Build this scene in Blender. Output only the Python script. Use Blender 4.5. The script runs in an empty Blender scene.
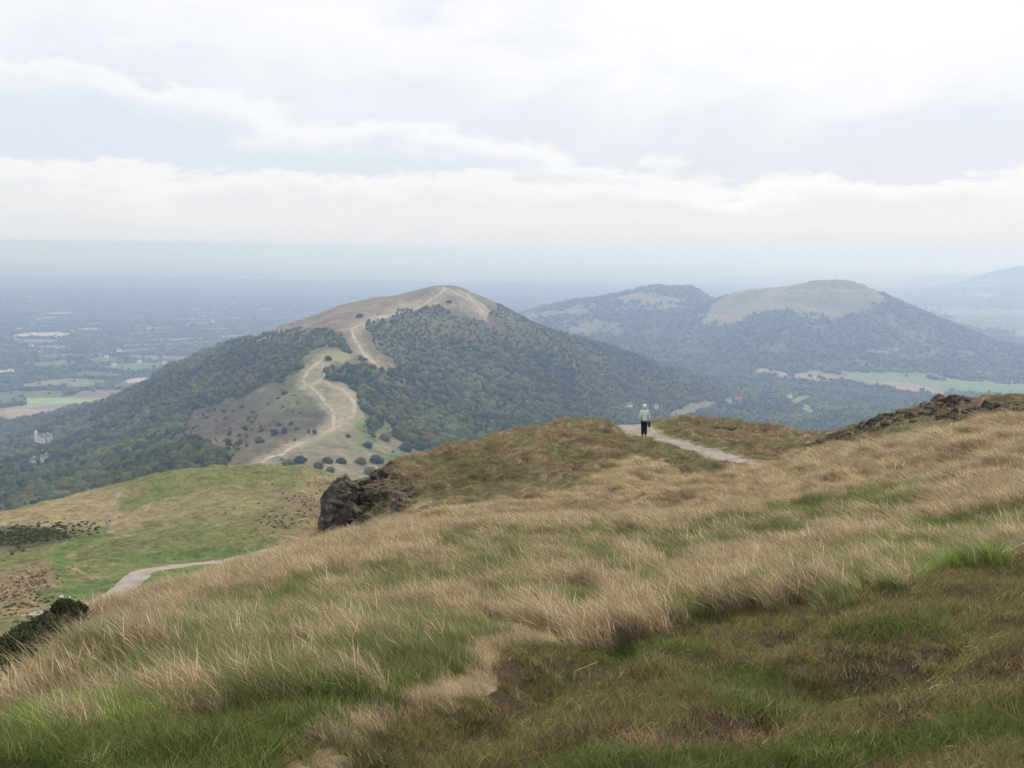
import bpy, bmesh, math, random
import numpy as np
from mathutils import Vector, Matrix, Euler
from mathutils.bvhtree import BVHTree

random.seed(7)
RS = np.random.RandomState(11)
scene = bpy.context.scene
COL = scene.collection
R = math.radians
EYE = 425.0                      # height of the eye above sea level, the plain lies near 50
F = 1200.0
PITCH = math.atan((384 - 247.5) / F)
ROLL = math.atan(0.0137)

# ------------------------------------------------------------------ camera
fw = np.array([0, math.cos(PITCH), -math.sin(PITCH)])
r0 = np.array([1.0, 0, 0]); u0 = np.array([0, math.sin(PITCH), math.cos(PITCH)])
rt = r0 * math.cos(ROLL) + u0 * math.sin(ROLL)
up = u0 * math.cos(ROLL) - r0 * math.sin(ROLL)

def ray(px, py):
    return fw + rt * (px - 512) / F + up * (384 - py) / F

def P(px, py, D):
    r = ray(px, py)
    p = r * (D / r[1])
    return np.array([p[0], p[1], p[2] + EYE])

def project(X, Y, Z):
    Z = Z - EYE
    d = X * fw[0] + Y * fw[1] + Z * fw[2]
    d = np.where(d < 0.3, 0.3, d)
    a = (X * rt[0] + Y * rt[1] + Z * rt[2]) / d * F + 512
    b = 384 - (X * up[0] + Y * up[1] + Z * up[2]) / d * F
    return np.where(Y > 0.3, a, -9999), np.where(Y > 0.3, b, 9999)

cam_d = bpy.data.cameras.new('camera')
cam = bpy.data.objects.new('camera', cam_d); COL.objects.link(cam)
M = Matrix(((rt[0], up[0], -fw[0], 0), (rt[1], up[1], -fw[1], 0), (rt[2], up[2], -fw[2], EYE), (0, 0, 0, 1)))
cam.matrix_world = M
cam_d.sensor_width = 36; cam_d.lens = F * 36 / 1024
cam_d.clip_start = 0.1; cam_d.clip_end = 200000
scene.camera = cam

# ------------------------------------------------------------------ noise
def _h(ix, iy, s):
    n = (ix.astype(np.int64) * 374761393 + iy.astype(np.int64) * 668265263 + s * 1442695041) & 0xffffffff
    n = ((n ^ (n >> 13)) * 1274126177) & 0xffffffff
    n = (n ^ (n >> 16)) & 0xffffffff
    return n / 4294967296.0

def perlin(x, y, s=0):
    x0 = np.floor(x); y0 = np.floor(y); fx = x - x0; fy = y - y0
    u = fx * fx * fx * (fx * (fx * 6 - 15) + 10); v = fy * fy * fy * (fy * (fy * 6 - 15) + 10)
    def g(ix, iy, dx, dy):
        a = _h(ix, iy, s) * 6.2831853
        return np.cos(a) * dx + np.sin(a) * dy
    a = g(x0, y0, fx, fy); b = g(x0 + 1, y0, fx - 1, fy)
    c = g(x0, y0 + 1, fx, fy - 1); d = g(x0 + 1, y0 + 1, fx - 1, fy - 1)
    return ((a + (b - a) * u) * (1 - v) + (c + (d - c) * u) * v) * 1.5

def fbm(x, y, s=0, o=5, g=0.5):
    t = 0; a = 1.0; n = 0
    for i in range(o):
        t = t + a * perlin(x * 2 ** i + 17.3 * i, y * 2 ** i - 9.1 * i, s + i); n += a; a *= g
    return t / n * 1.5

def ridged(x, y, s=0, o=4):
    t = 0; a = 1.0
    for i in range(o):
        t = t + a * (1 - np.abs(perlin(x * 2 ** i, y * 2 ** i, s + i)) * 2); a *= 0.5
    return t / 1.9

def sst(a, b, x):
    t = np.clip((x - a) / (b - a), 0, 1); return t * t * (3 - 2 * t)

def worley(x, y, s=0):
    """cell id hash, F1, F2-F1 on a jittered grid"""
    x0 = np.floor(x); y0 = np.floor(y)
    f1 = np.full(x.shape, 9.0); f2 = np.full(x.shape, 9.0); cid = np.zeros(x.shape)
    for dx in (-1, 0, 1):
        for dy in (-1, 0, 1):
            cx = x0 + dx; cy = y0 + dy
            px = cx + _h(cx, cy, s); py = cy + _h(cx, cy, s + 1)
            d = np.hypot(px - x, py - y)
            near = d < f1
            f2 = np.where(near, f1, np.minimum(f2, d))
            cid = np.where(near, _h(cx, cy, s + 2), cid)
            f1 = np.where(near, d, f1)
    return cid, f1, f2 - f1

def inpoly(px, py, poly):
    c = np.zeros(px.shape, bool); n = len(poly)
    for i in range(n):
        x1, y1 = poly[i]; x2, y2 = poly[(i + 1) % n]
        if y1 == y2: continue
        m = ((y1 > py) != (y2 > py)) & (px < (x2 - x1) * (py - y1) / (y2 - y1) + x1)
        c ^= m
    return c

def dseg(x, y, pts):
    d = np.full(x.shape, 1e9)
    for (ax, ay), (bx, by) in zip(pts[:-1], pts[1:]):
        vx, vy = bx - ax, by - ay; L = vx * vx + vy * vy + 1e-9
        t = np.clip(((x - ax) * vx + (y - ay) * vy) / L, 0, 1)
        d = np.minimum(d, np.hypot(x - ax - t * vx, y - ay - t * vy))
    return d

def ell(px, py, cx, cy, rx, ry, rot=0.0, soft=0.5):
    a = R(rot); dx = px - cx; dy = py - cy
    u = (dx * math.cos(a) + dy * math.sin(a)) / rx; v = (-dx * math.sin(a) + dy * math.cos(a)) / ry
    return 1 - sst(1 - soft, 1 + soft, np.hypot(u, v))

class RBF:
    def __init__(s, pts, z, beta, sm=0.0):
        s.p = np.array(pts, float); s.b = beta; n = len(s.p); z = np.array(z, float)
        d = np.hypot(s.p[:, None, 0] - s.p[None, :, 0], s.p[:, None, 1] - s.p[None, :, 1])
        A = np.zeros((n + 3, n + 3)); A[:n, :n] = d ** beta + sm * np.eye(n) * (-1)
        A[:n, n] = 1; A[:n, n + 1:] = s.p; A[n, :n] = 1; A[n + 1:, :n] = s.p.T
        s.w = np.linalg.solve(A, np.concatenate([z, [0, 0, 0]]))
    def __call__(s, x, y):
        sh = x.shape; x = x.ravel(); y = y.ravel(); n = len(s.p)
        t = s.w[n] + s.w[n + 1] * x + s.w[n + 2] * y
        for i in range(n):
            t = t + s.w[i] * ((x - s.p[i, 0]) ** 2 + (y - s.p[i, 1]) ** 2) ** (s.b / 2)
        return t.reshape(sh)

# ------------------------------------------------------------------ heights
A_ctl = [
 (0,768,9.5),(250,768,9),(512,768,8.5),(768,768,7.5),(1024,768,6.5),
 (0,700,13.5),(250,700,12.3),(512,700,11.5),(768,700,10),(1024,700,8.6),
 (0,702,16.4),(250,650,16.2),(512,650,15.5),(768,650,13.5),(1024,650,11.2),
 (100,650,21),(250,600,22.5),(512,600,21.5),(768,600,18.5),(1024,600,15.2),
 (0,694,18.2),(80,647,24),(160,618,29.5),(240,588,34.5),(330,550,42),
 (0,722,24),(80,680,31),(160,652,37),(240,620,43),(310,574,52),
 (0,780,36),(80,720,45),(160,690,52),(240,665,60),(300,620,70),
 (330,560,31),(430,560,30.5),(512,560,29),(768,560,24.5),(1024,560,20.2),
 (430,522,38),(600,520,36),(768,520,32),(1024,520,26),
 (500,495,45),(600,482,45),(680,480,43.5),(768,482,40),(900,480,36.5),(1024,480,33),
 (1024,436,40),(900,449,43),(830,466,46),(960,436,43),
 (1024,408,48),(960,407,50),(920,412,51),(880,421,52),(850,433,53.5),(825,447,53),(800,458,52),
 (1024,440,70),(960,440,75),(900,455,75),(850,470,75),
 (770,468,48.5),(740,460,51),(700,447,54.5),(660,438,58),(640,436.5,58.5),(626,424.5,66),
 (660,425,63),(690,421.5,66),(740,427,67),(790,432,66),(815,440,62),(760,448,57),
 (620,470,85),(690,470,95),(760,480,95),
 (600,423,61),(575,421,60),(540,430,60),(480,447,60),(430,459,58),(392,466,55),
 (580,445,54.5),(520,460,52),(450,478,50),(420,500,47),(400,517,44),(360,532,43.5),
 (580,470,80),(500,490,85),(430,510,85),(380,520,78),(345,520,66),
 (352,500,52),(325,534,47.5),(300,552,50),(370,480,56),
]
ap = []; az = []
for c in A_ctl:
    p = P(*c); ap.append((p[0], p[1])); az.append(p[2] - EYE)
for x, y, z in ((0,0,-1.62),(0,3,-2.15),(4,0,-.9),(-4,0,-2.6),(10,0,.3),(-10,0,-5.5),(0,-8,-.6),(25,0,2.5),(-25,0,-16),
                (0,-40,1),(40,-30,3),(-40,-30,-24),(45,25,0),(60,60,-4),(-45,20,-30),(-60,50,-50),(-50,85,-56),(-20,110,-54),
                (20,125,-45),(60,115,-32),(110,0,-5),(-110,0,-62),(0,-110,-10),(80,-80,0),(-80,-80,-45),(45,52,-5.5),(80,90,-20)):
    ap.append((x, y)); az.append(z)
rbfA = RBF(ap, az, 1.5)

# small banks and hollows of the near ground: (px, py, D, radius, height)
A_path_px = [(618,421,72),(626,424.5,66),(640,432,60),(662,437.5,57.5),(700,447.5,54.5),(740,459,51),(772,468.5,48),(815,482,44)]
A_path = [tuple(P(*c)[:2]) for c in A_path_px]
BANK = [tuple(P(x, y, D)[:2]) for x, y, D in ((330,775,8.4),(400,727,10.3),(470,697,11.6),(520,665,13.4),(560,645,14.6),(640,634,15.0),(700,632,14.6))]
BUMPS = [(P(x, y, D)[:2], r, h) for x, y, D, r, h in (
 (785,640,13.8,0.55,0.28),(900,690,10.2,1.5,-0.25),(560,668,13.2,0.7,-0.3),(440,700,11.5,0.5,0.18),(930,600,15.6,2.2,0.3),
 (100,722,12.2,1.2,0.28),(860,655,12.2,0.8,0.28),(960,640,12.6,0.9,0.26),(1010,680,10.4,0.8,0.22),(700,690,10.9,0.6,0.18),(620,722,9.8,0.6,0.16),(800,705,9.8,0.6,-0.2),(960,705,9.6,0.7,-0.2),(560,705,11,0.5,-0.18),(840,675,11.2,0.6,-0.2),(640,672,12.4,0.7,0.16),(740,740,8.8,0.6,0.14),(900,740,8.2,0.7,0.14),(700,720,9.6,1.2,0.12),(500,705,11.2,0.8,-0.2),
 (520,470,51.5,3.0,0.35),(470,465,53,2.2,-0.4),(600,455,53,2.5,0.3),(555,482,47,2.0,-0.2),(700,500,38,2.0,0.2),(620,500,40,1.6,0.2))]

def hA(x, y):
    z = rbfA(x, y)
    r = np.hypot(x, y)
    fade = sst(1.5, 7, r)
    w = (0.30 * fbm(x / 7, y / 7, 3, 4) + 0.16 * fbm(x / 1.6, y / 1.6, 5, 4))
    pd = dseg(x, y, A_path)
    w = w * (0.15 + 0.85 * sst(1.0, 3.0, pd))
    lump = np.maximum(0, fbm(x / 0.55, y / 0.8, 9, 3)) * 0.12 + np.maximum(0, perlin(x / 1.9, y / 1.5, 12) - 0.1) * 0.3
    far = sst(24, 40, r)
    w = w + lump * (0.6 + 0.8 * far) * sst(1.0, 2.2, pd)
    # terracettes of the far turf
    w = w + far * 0.13 * ridged(x / 4.0, (y + 0.4 * x) / 1.3, 21, 3) * sst(1.0, 3.0, pd)
    z = z + w * fade - 0.10 * (1 - sst(0.8, 1.5, pd))
    for (bx, by), br, bh in BUMPS:
        z = z + bh * np.exp(-((x - bx) ** 2 + (y - by) ** 2) / (br * br))
    # cut bank: ground on the camera side of the line is lower
    d = dseg(x, y, BANK)
    t = np.full(x.shape, 0.0)
    bx = np.interp(y, [p[1] for p in BANK[:5]], [p[0] for p in BANK[:5]])
    side = sst(-0.1, 0.35, x - bx)
    z = z - 0.32 * side * np.exp(-(d / 1.1) ** 2)
    return z + EYE

B_ctl = [
 (0,640,95),(100,640,92),(250,610,95),(400,580,100),(512,560,110),(700,540,120),(900,520,130),(1024,510,130),
 (100,601,134),(125,588,142),(150,571,153),(235,560,172),(300,552,170),(0,602,138),(50,590,145),
 (0,560,172),(50,558,176),(150,540,186),(250,535,186),(320,540,175),(400,535,175),
 (100,520,212),(180,505,225),(240,500,230),(300,505,215),(350,508,205),(150,520,205),
 (0,516,232),(60,503,240),(125,485,252),(165,471,265),(240,465.5,275),(300,468,272),(345,477,262),(400,488,250),(450,500,240),
 (0,540,300),(125,510,330),(240,495,340),(345,505,330),(450,520,300),
 (0,580,420),(125,560,450),(240,530,470),(345,530,470),(512,520,400),(700,520,300),(900,500,300),(1024,500,300),
 (700,540,470),(1024,530,470),(-150,620,140),(-150,560,230),(-150,600,400),(1180,510,200),(1180,520,400),
]
bp = []; bz = []
for c in B_ctl:
    p = P(*c); bp.append((p[0], p[1])); bz.append(p[2] - EYE)
for x, y, z in ((-60,50,-30),(0,60,-24),(60,60,-18),(-150,80,-60),(200,80,-30),(-300,200,-90),(300,200,-60),(-350,420,-150),(350,420,-120)):
    bp.append((x, y)); bz.append(z)
rbfB = RBF(bp, bz, 1.5)
B_track_px = [(40,612,126),(100,601,134),(118,592.5,139.5),(128,585,144),(138,574,151),(152,566.5,158),(185,562.5,166),(235,560.5,172),(290,556,176)]
B_track = [tuple(P(*c)[:2]) for c in B_track_px]
def hB(x, y):
    pd = dseg(x, y, B_track)
    k = 0.15 + 0.85 * sst(1.5, 6, pd)
    z = rbfB(x, y) + (.22 * fbm(x / 1.7, y / 2.2, 38, 3) + 1.3 * fbm(x / 30, y / 30, 31, 4) + 0.5 * fbm(x / 6, y / 8, 35, 4)) * k
    p = P(35, 577, 158)
    z = z + 1.3 * np.exp(-(((x - p[0]) / 8) ** 2 + ((y - p[1]) / 9) ** 2)) * (1 + .3 * fbm(x / 3, y / 3, 36, 3))
    return z + EYE

C_ctl = [
 (230,478,700),(262,463,780),(280,455,830),(305,437,900),(335,420,955),(352,402,1030),(345,386,1090),(322,370,1150),(322,352,1210),(300,362,1170),
 (350,348,1290),(376,361,1270),(365,345,1360),(350,326,1470),(400,316,1600),
 (385,297,1700),(350,304,1710),(300,320,1760),(250,338,1800),(200,358,1850),(160,376,1930),(110,400,2040),(60,418,2150),(0,437,2250),
 (398,299,1725),(407,300.5,1745),(416,296,1770),(430,290,1790),(443,287.5,1800),(456,290,1808),(470,296,1818),(483,307,1830),(495,312.5,1850),(520,320,1900),(560,334,2030),(600,350,2150),(650,366,2300),(700,384,2400),
 (440,310,2200),(300,340,2200),(520,335,2300),(385,320,2150),(200,380,2250),
 (300,345,1450),(250,370,1400),(250,400,1200),(200,400,1400),(150,430,1350),(100,425,1700),(100,450,1350),(50,437,1750),(0,470,1300),(0,500,1000),
 (60,490,950),(150,460,950),(200,430,1080),(250,440,890),(200,460,850),(120,500,750),(50,530,650),(0,560,550),(180,500,650),
 (400,340,1500),(450,330,1650),(450,352,1600),(500,350,1750),(450,400,1350),(400,380,1280),(400,400,1150),(390,430,1000),(370,455,880),(420,450,960),
 (480,430,1150),(520,410,1370),(560,400,1600),(560,370,1800),(600,400,1800),(620,380,2050),(560,430,1300),(650,415,1900),(700,402,2300),
 (760,410,2350),(850,415,2250),(1000,420,2150),(750,388,2700),(700,375,2900),(640,365,3000),(600,358,2950),
 (480,460,900),(430,480,800),(380,490,700),(600,450,1200),(750,440,1600),(900,440,1700),(1024,440,1800),
 (250,510,560),(345,510,600),(512,520,500),(800,500,600),(1024,490,700),(650,480,900),(900,460,1100),
 (900,383,3050),(1024,390,2950),(820,378,3100),(960,378,3250),(1024,378,3300),
 (832,283.5,4300),(815,283.5,4320),(852,283.5,4280),(790,287.5,4330),(765,289.5,4350),(738,292,4380),(724,297,4400),(714,303,4450),(868,290,4250),(884,300,4220),(905,309,4170),(930,318,4120),(970,333,4050),(1024,347,3950),
 (832,300,4120),(880,315,4050),(780,300,4150),(735,315,4050),(705,322,4100),(830,322,3900),(760,325,3850),(830,350,3550),(700,352,3600),(900,350,3650),(960,362,3500),
 (620,342,3800),(560,332,3900),(660,330,4000),(530,318,4400),(600,303,4600),(640,298,4620),(680,301,4620),(600,320,4250),(650,313,4350),
 (525,314,5200),(545,308,5200),(570,303,5200),(600,300,5200),(625,295,5200),(645,290,5200),(658,287,5200),(668,290,5200),(690,288,5200),(700,292,5150),(708,299,5100),(720,306,4950),
 (832,310,5200),(900,320,5100),(740,312,5500),(640,310,5900),(560,312,5900),(1000,352,4600),
 (960,316,6400),(1024,318,6300),(910,312,6600),
]
def wc(x, y):
    return x / y * 3.0, np.log(y)
cp = []; cz = []
for c in C_ctl:
    p = P(*c); cp.append(wc(p[0], p[1])); cz.append(p[2] - EYE)
for D in (2600, 3000, 3500, 4300, 5500, 7500, 10000, 15000, 24000, 40000, 60000):
    for px in (-250, -80, 60, 200, 330, 450, 560, 700, 830, 950, 1100, 1300):
        if px > 330 and D < 3100: continue
        if px > 480 and D < 7000: continue
        p = P(px, 300, D); cp.append(wc(p[0], p[1])); cz.append(-375)
for px, D, z in ((-250,500,-180),(-250,900,-260),(-250,1500,-330),(-250,2200,-372),(1300,600,-160),(1300,1200,-250),(1300,2200,-320),(1300,3500,-340),(1300,5000,-340),(-80,1700,-340),(-80,1200,-270)):
    p = P(px, 300, D); cp.append(wc(p[0], p[1])); cz.append(z)
rbfC = RBF(cp, cz, 1.35)
# far ranges on the horizon: (px centre, half width px, D, half depth, height above plain)
FARR = [(60, 330, 33000, 3500, 268), (330, 260, 31000, 3000, 262), (190, 150, 36000, 3000, 285), (540, 130, 33000, 3000, 235), (660, 120, 34000, 3000, 130), (-250, 300, 32000, 3500, 280),
        (1085, 128, 11500, 1300, 275), (1240, 160, 12500, 2500, 330), (960, 60, 15000, 1500, 110), (250, 200, 19000, 1800, 55), (620, 200, 24000, 2000, 70)]
def hC(x, y):
    yy = np.maximum(y, 100)
    u, v = wc(x, yy)
    z = rbfC(u, v)
    n = fbm(x / 400, y / 400, 41, 5)
    hill = sst(-372, -300, z)
    hill = np.where(y > 7500, 0.2, hill)
    z = z + n * 6.5 * (0.15 + 0.85 * hill) * sst(380, 700, y) + 4 * hill * ridged(x / 260, y / 260, 47, 3) - 2.5 * hill + hill * 2.2 * fbm(x / 70, y / 70, 44, 4)
    th = (x / yy * F) + 512
    rg = np.zeros(x.shape)
    for cx, w, D, dw, h in FARR:
        rg = np.maximum(rg, h * np.exp(-((th - cx) / w) ** 4) * np.exp(-((y - D) / dw) ** 2) * (1 + 0.07 * fbm(x / 2500 + 3, y / 4000, 51, 5)))
    z = z + rg
    z = z + sst(6000, 12000, y) * 10 * fbm(x / 1500, y / 1500, 57, 4)
    return z + EYE

# ramparts cut round the far fort hill
fc = P(832, 283, 4300)
def hC2(x, y):
    z = hC(x, y)
    d = np.hypot((x - fc[0]) / 1.5, (y - fc[1]))
    lvl = fc[2]
    near = np.exp(-((x - fc[0]) / 330) ** 2 - ((y - fc[1]) / 330) ** 2)
    for dz, s in ((14, 1.0), (34, 1.0)):
        z = z + near * 5 * np.tanh((lvl - dz - z) / 3.0) * np.exp(-((lvl - dz - z) / 7.0) ** 2) * -1
    cx = np.exp(-((x - fc[0]) / 84) ** 8 - ((y - fc[1]) / 90) ** 8)
    return z + 7 * cx + (y > 4850) * (y < 5600) * 9 * np.maximum(0, fbm(x / 90, y / 90, 59, 4))

# ------------------------------------------------------------------ mesh helpers
def newmesh(name, V, faces):
    me = bpy.data.meshes.new(name)
    faces = np.asarray(faces, np.int32)
    n, k = faces.shape
    me.vertices.add(len(V)); me.vertices.foreach_set('co', np.ascontiguousarray(V, np.float32).ravel())
    me.loops.add(n * k); me.loops.foreach_set('vertex_index', faces.ravel())
    me.polygons.add(n); me.polygons.foreach_set('loop_start', np.arange(0, n * k, k, dtype=np.int32))
    me.polygons.foreach_set('use_smooth', np.ones(n, bool))
    me.update(calc_edges=True)
    return me

def setcol(me, col, name='col'):
    a = me.color_attributes.new(name, 'FLOAT_COLOR', 'POINT')
    c = np.ones((len(col), 4), np.float32); c[:, :col.shape[1]] = col
    a.data.foreach_set('color', c.ravel())

def link(name, me, mat, parent=None):
    o = bpy.data.objects.new(name, me); COL.objects.link(o)
    if mat:
        for m in (mat if isinstance(mat, (list, tuple)) else [mat]): me.materials.append(m)
    if parent: o.parent = parent
    return o

def tag(o, label=None, cat=None, group=None, kind=None):
    if label: o['label'] = label
    if cat: o['category'] = cat
    if group: o['group'] = group
    if kind: o['kind'] = kind
    return o

class Terrain:
    def __init__(s, theta, rr, hf):
        T, Rr = np.meshgrid(theta, rr)           # rows = r
        s.X = np.sin(T) * Rr; s.Y = np.cos(T) * Rr
        s.Z = hf(s.X, s.Y)
        s.nr, s.nt = s.X.shape
        s.V = np.stack([s.X.ravel(), s.Y.ravel(), s.Z.ravel()], 1)
        i = np.arange((s.nr - 1))[:, None] * s.nt + np.arange(s.nt - 1)[None, :]
        i = i.ravel()
        s.Fc = np.stack([i, i + 1, i + 1 + s.nt, i + s.nt], 1)
        s.px, s.py = project(s.V[:, 0], s.V[:, 1], s.V[:, 2])
    def cell(s, m):      # face mask from vertex mask
        return m[s.Fc].mean(1) > 0.5
    def split(s, fm):
        f = s.Fc[fm]; used = np.unique(f); remap = np.full(len(s.V), -1); remap[used] = np.arange(len(used))
        return used, remap[f]
    def make(s, name, fm, col, mat):
        u, f = s.split(fm); me = newmesh(name, s.V[u], f); setcol(me, col[u])
        return link(name, me, mat)
    def tris(s, step=1):
        v = s.V
        return BVHTree.FromPolygons([tuple(p) for p in v.tolist()], s.Fc.tolist())

def lerp(a, b, t):
    return a + (b - a) * t[:, None]
def C3(*c): return np.array(c, float)

# ------------------------------------------------------------------ materials
def mat(name):
    m = bpy.data.materials.new(name); m.use_nodes = True
    nt = m.node_tree; b = nt.nodes['Principled BSDF']; b.inputs['Roughness'].default_value = 0.9
    b.inputs['Specular IOR Level'].default_value = 0.15
    return m, nt, b

def ground_mat(name, scales, amt=0.45, bump=0.3, bdist=0.05, rough=0.95):
    m, nt, b = mat(name); N = nt.nodes; L = nt.links
    at = N.new('ShaderNodeAttribute'); at.attribute_name = 'col'
    geo = N.new('ShaderNodeNewGeometry')
    fac = None; hs = None
    for i, sc in enumerate(scales):
        n = N.new('ShaderNodeTexNoise'); n.inputs['Scale'].default_value = sc; n.inputs['Detail'].default_value = 6; n.inputs['Roughness'].default_value = 0.65
        L.new(geo.outputs['Position'], n.inputs['Vector'])
        mr = N.new('ShaderNodeMapRange'); mr.inputs[1].default_value = 0.3; mr.inputs[2].default_value = 0.7
        mr.inputs[3].default_value = 1 - amt; mr.inputs[4].default_value = 1 + amt
        L.new(n.outputs['Fac'], mr.inputs[0])
        if fac is None: fac = mr.outputs[0]; hs = n.outputs['Fac']
        else:
            mu = N.new('ShaderNodeMath'); mu.operation = 'MULTIPLY'; L.new(fac, mu.inputs[0]); L.new(mr.outputs[0], mu.inputs[1]); fac = mu.outputs[0]
            ad = N.new('ShaderNodeMath'); ad.operation = 'ADD'; L.new(hs, ad.inputs[0]); L.new(n.outputs['Fac'], ad.inputs[1]); hs = ad.outputs[0]
    vm = N.new('ShaderNodeVectorMath'); vm.operation = 'SCALE'; L.new(at.outputs['Color'], vm.inputs[0]); L.new(fac, vm.inputs['Scale'])
    L.new(vm.outputs[0], b.inputs['Base Color'])
    bp_ = N.new('ShaderNodeBump'); bp_.inputs['Strength'].default_value = bump; bp_.inputs['Distance'].default_value = bdist
    L.new(hs, bp_.inputs['Height']); L.new(bp_.outputs[0], b.inputs['Normal'])
    b.inputs['Roughness'].default_value = rough
    return m

mA = ground_mat('turf_ground', (1.7, 9.0, 40.0), 0.38, 0.9, 0.08)
mB = ground_mat('hillside_grass', (0.3, 1.1, 4.5), 0.34, 0.9, 0.3)
mC = ground_mat('far_ground', (0.03, 0.15), 0.25, 0.6, 3.0)
mPath = ground_mat('gravel', (3.0, 30.0), 0.22, 0.6, 0.03)

def foliage_mat(name, col, var=0.35, col2=None, attr=False, transl=0.25, noise_sc=0.5):
    m, nt, b = mat(name); N = nt.nodes; L = nt.links
    oi = N.new('ShaderNodeObjectInfo')
    geo = N.new('ShaderNodeNewGeometry')
    n = N.new('ShaderNodeTexNoise'); n.inputs['Scale'].default_value = noise_sc; n.inputs['Detail'].default_value = 4
    L.new(geo.outputs['Position'], n.inputs['Vector'])
    mx = N.new('ShaderNodeMix'); mx.data_type = 'RGBA'
    mx.inputs['A'].default_value = (*col, 1); mx.inputs['B'].default_value = (*(col2 or col), 1)
    L.new(oi.outputs['Random'], mx.inputs['Factor'])
    src = mx.outputs['Result']
    if attr:
        at = N.new('ShaderNodeAttribute'); at.attribute_name = 'col'
        mm = N.new('ShaderNodeMix'); mm.data_type = 'RGBA'; mm.blend_type = 'MULTIPLY'; mm.inputs['Factor'].default_value = 1
        L.new(src, mm.inputs['A']); L.new(at.outputs['Color'], mm.inputs['B']); src = mm.outputs['Result']
    mr = N.new('ShaderNodeMapRange'); mr.inputs[1].default_value = 0.3; mr.inputs[2].default_value = 0.7; mr.inputs[3].default_value = 1 - var; mr.inputs[4].default_value = 1 + var
    L.new(n.outputs['Fac'], mr.inputs[0])
    vm = N.new('ShaderNodeVectorMath'); vm.operation = 'SCALE'; L.new(src, vm.inputs[0]); L.new(mr.outputs[0], vm.inputs['Scale'])
    L.new(vm.outputs[0], b.inputs['Base Color'])
    if transl:
        out = nt.nodes['Material Output']
        tr = N.new('ShaderNodeBsdfTranslucent'); L.new(vm.outputs[0], tr.inputs['Color'])
        ms = N.new('ShaderNodeMixShader'); ms.inputs[0].default_value = transl
        L.new(b.outputs[0], ms.inputs[1]); L.new(tr.outputs[0], ms.inputs[2]); L.new(ms.outputs[0], out.inputs['Surface'])
    return m

def plain_mat(name, col, rough=0.8, var=0.15, sc=5.0, bump=0.0):
    m, nt, b = mat(name); N = nt.nodes; L = nt.links
    tc = N.new('ShaderNodeTexCoord')
    n = N.new('ShaderNodeTexNoise'); n.inputs['Scale'].default_value = sc; n.inputs['Detail'].default_value = 5
    L.new(tc.outputs['Object'], n.inputs['Vector'])
    cr = N.new('ShaderNodeMix'); cr.data_type = 'RGBA'
    cr.inputs['A'].default_value = (*[c * (1 - var) for c in col], 1); cr.inputs['B'].default_value = (*[min(1, c * (1 + var)) for c in col], 1)
    L.new(n.outputs['Fac'], cr.inputs['Factor']); L.new(cr.outputs['Result'], b.inputs['Base Color'])
    b.inputs['Roughness'].default_value = rough
    if bump:
        bp_ = N.new('ShaderNodeBump'); bp_.inputs['Strength'].default_value = bump; bp_.inputs['Distance'].default_value = 0.05
        L.new(n.outputs['Fac'], bp_.inputs['Height']); L.new(bp_.outputs[0], b.inputs['Normal'])
    return m

# ------------------------------------------------------------------ colours of the ground
STRAW = C3(.44, .35, .23); STRAWD = C3(.30, .22, .135); GREEN = C3(.15, .19, .07); GREENB = C3(.14, .24, .035)
PEAT = C3(.11, .072, .045); TURF = C3(.22, .19, .095); HEATH = C3(.22, .15, .095); PINK = C3(.33, .28, .24)

# -- near hill
th = np.concatenate([np.arange(-180, -32, 2.0), np.arange(-32, -26, .4), np.arange(-26, 26, .05), np.arange(26, 32, .4), np.arange(32, 180.1, 2.0)])
rr = np.concatenate([np.geomspace(.25, 5.5, 40), np.geomspace(5.6, 75, 620), np.geomspace(76, 118, 30)])
TA = Terrain(np.radians(th), rr, hA)
x, y = TA.V[:, 0], TA.V[:, 1]; px, py = TA.px, TA.py

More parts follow.
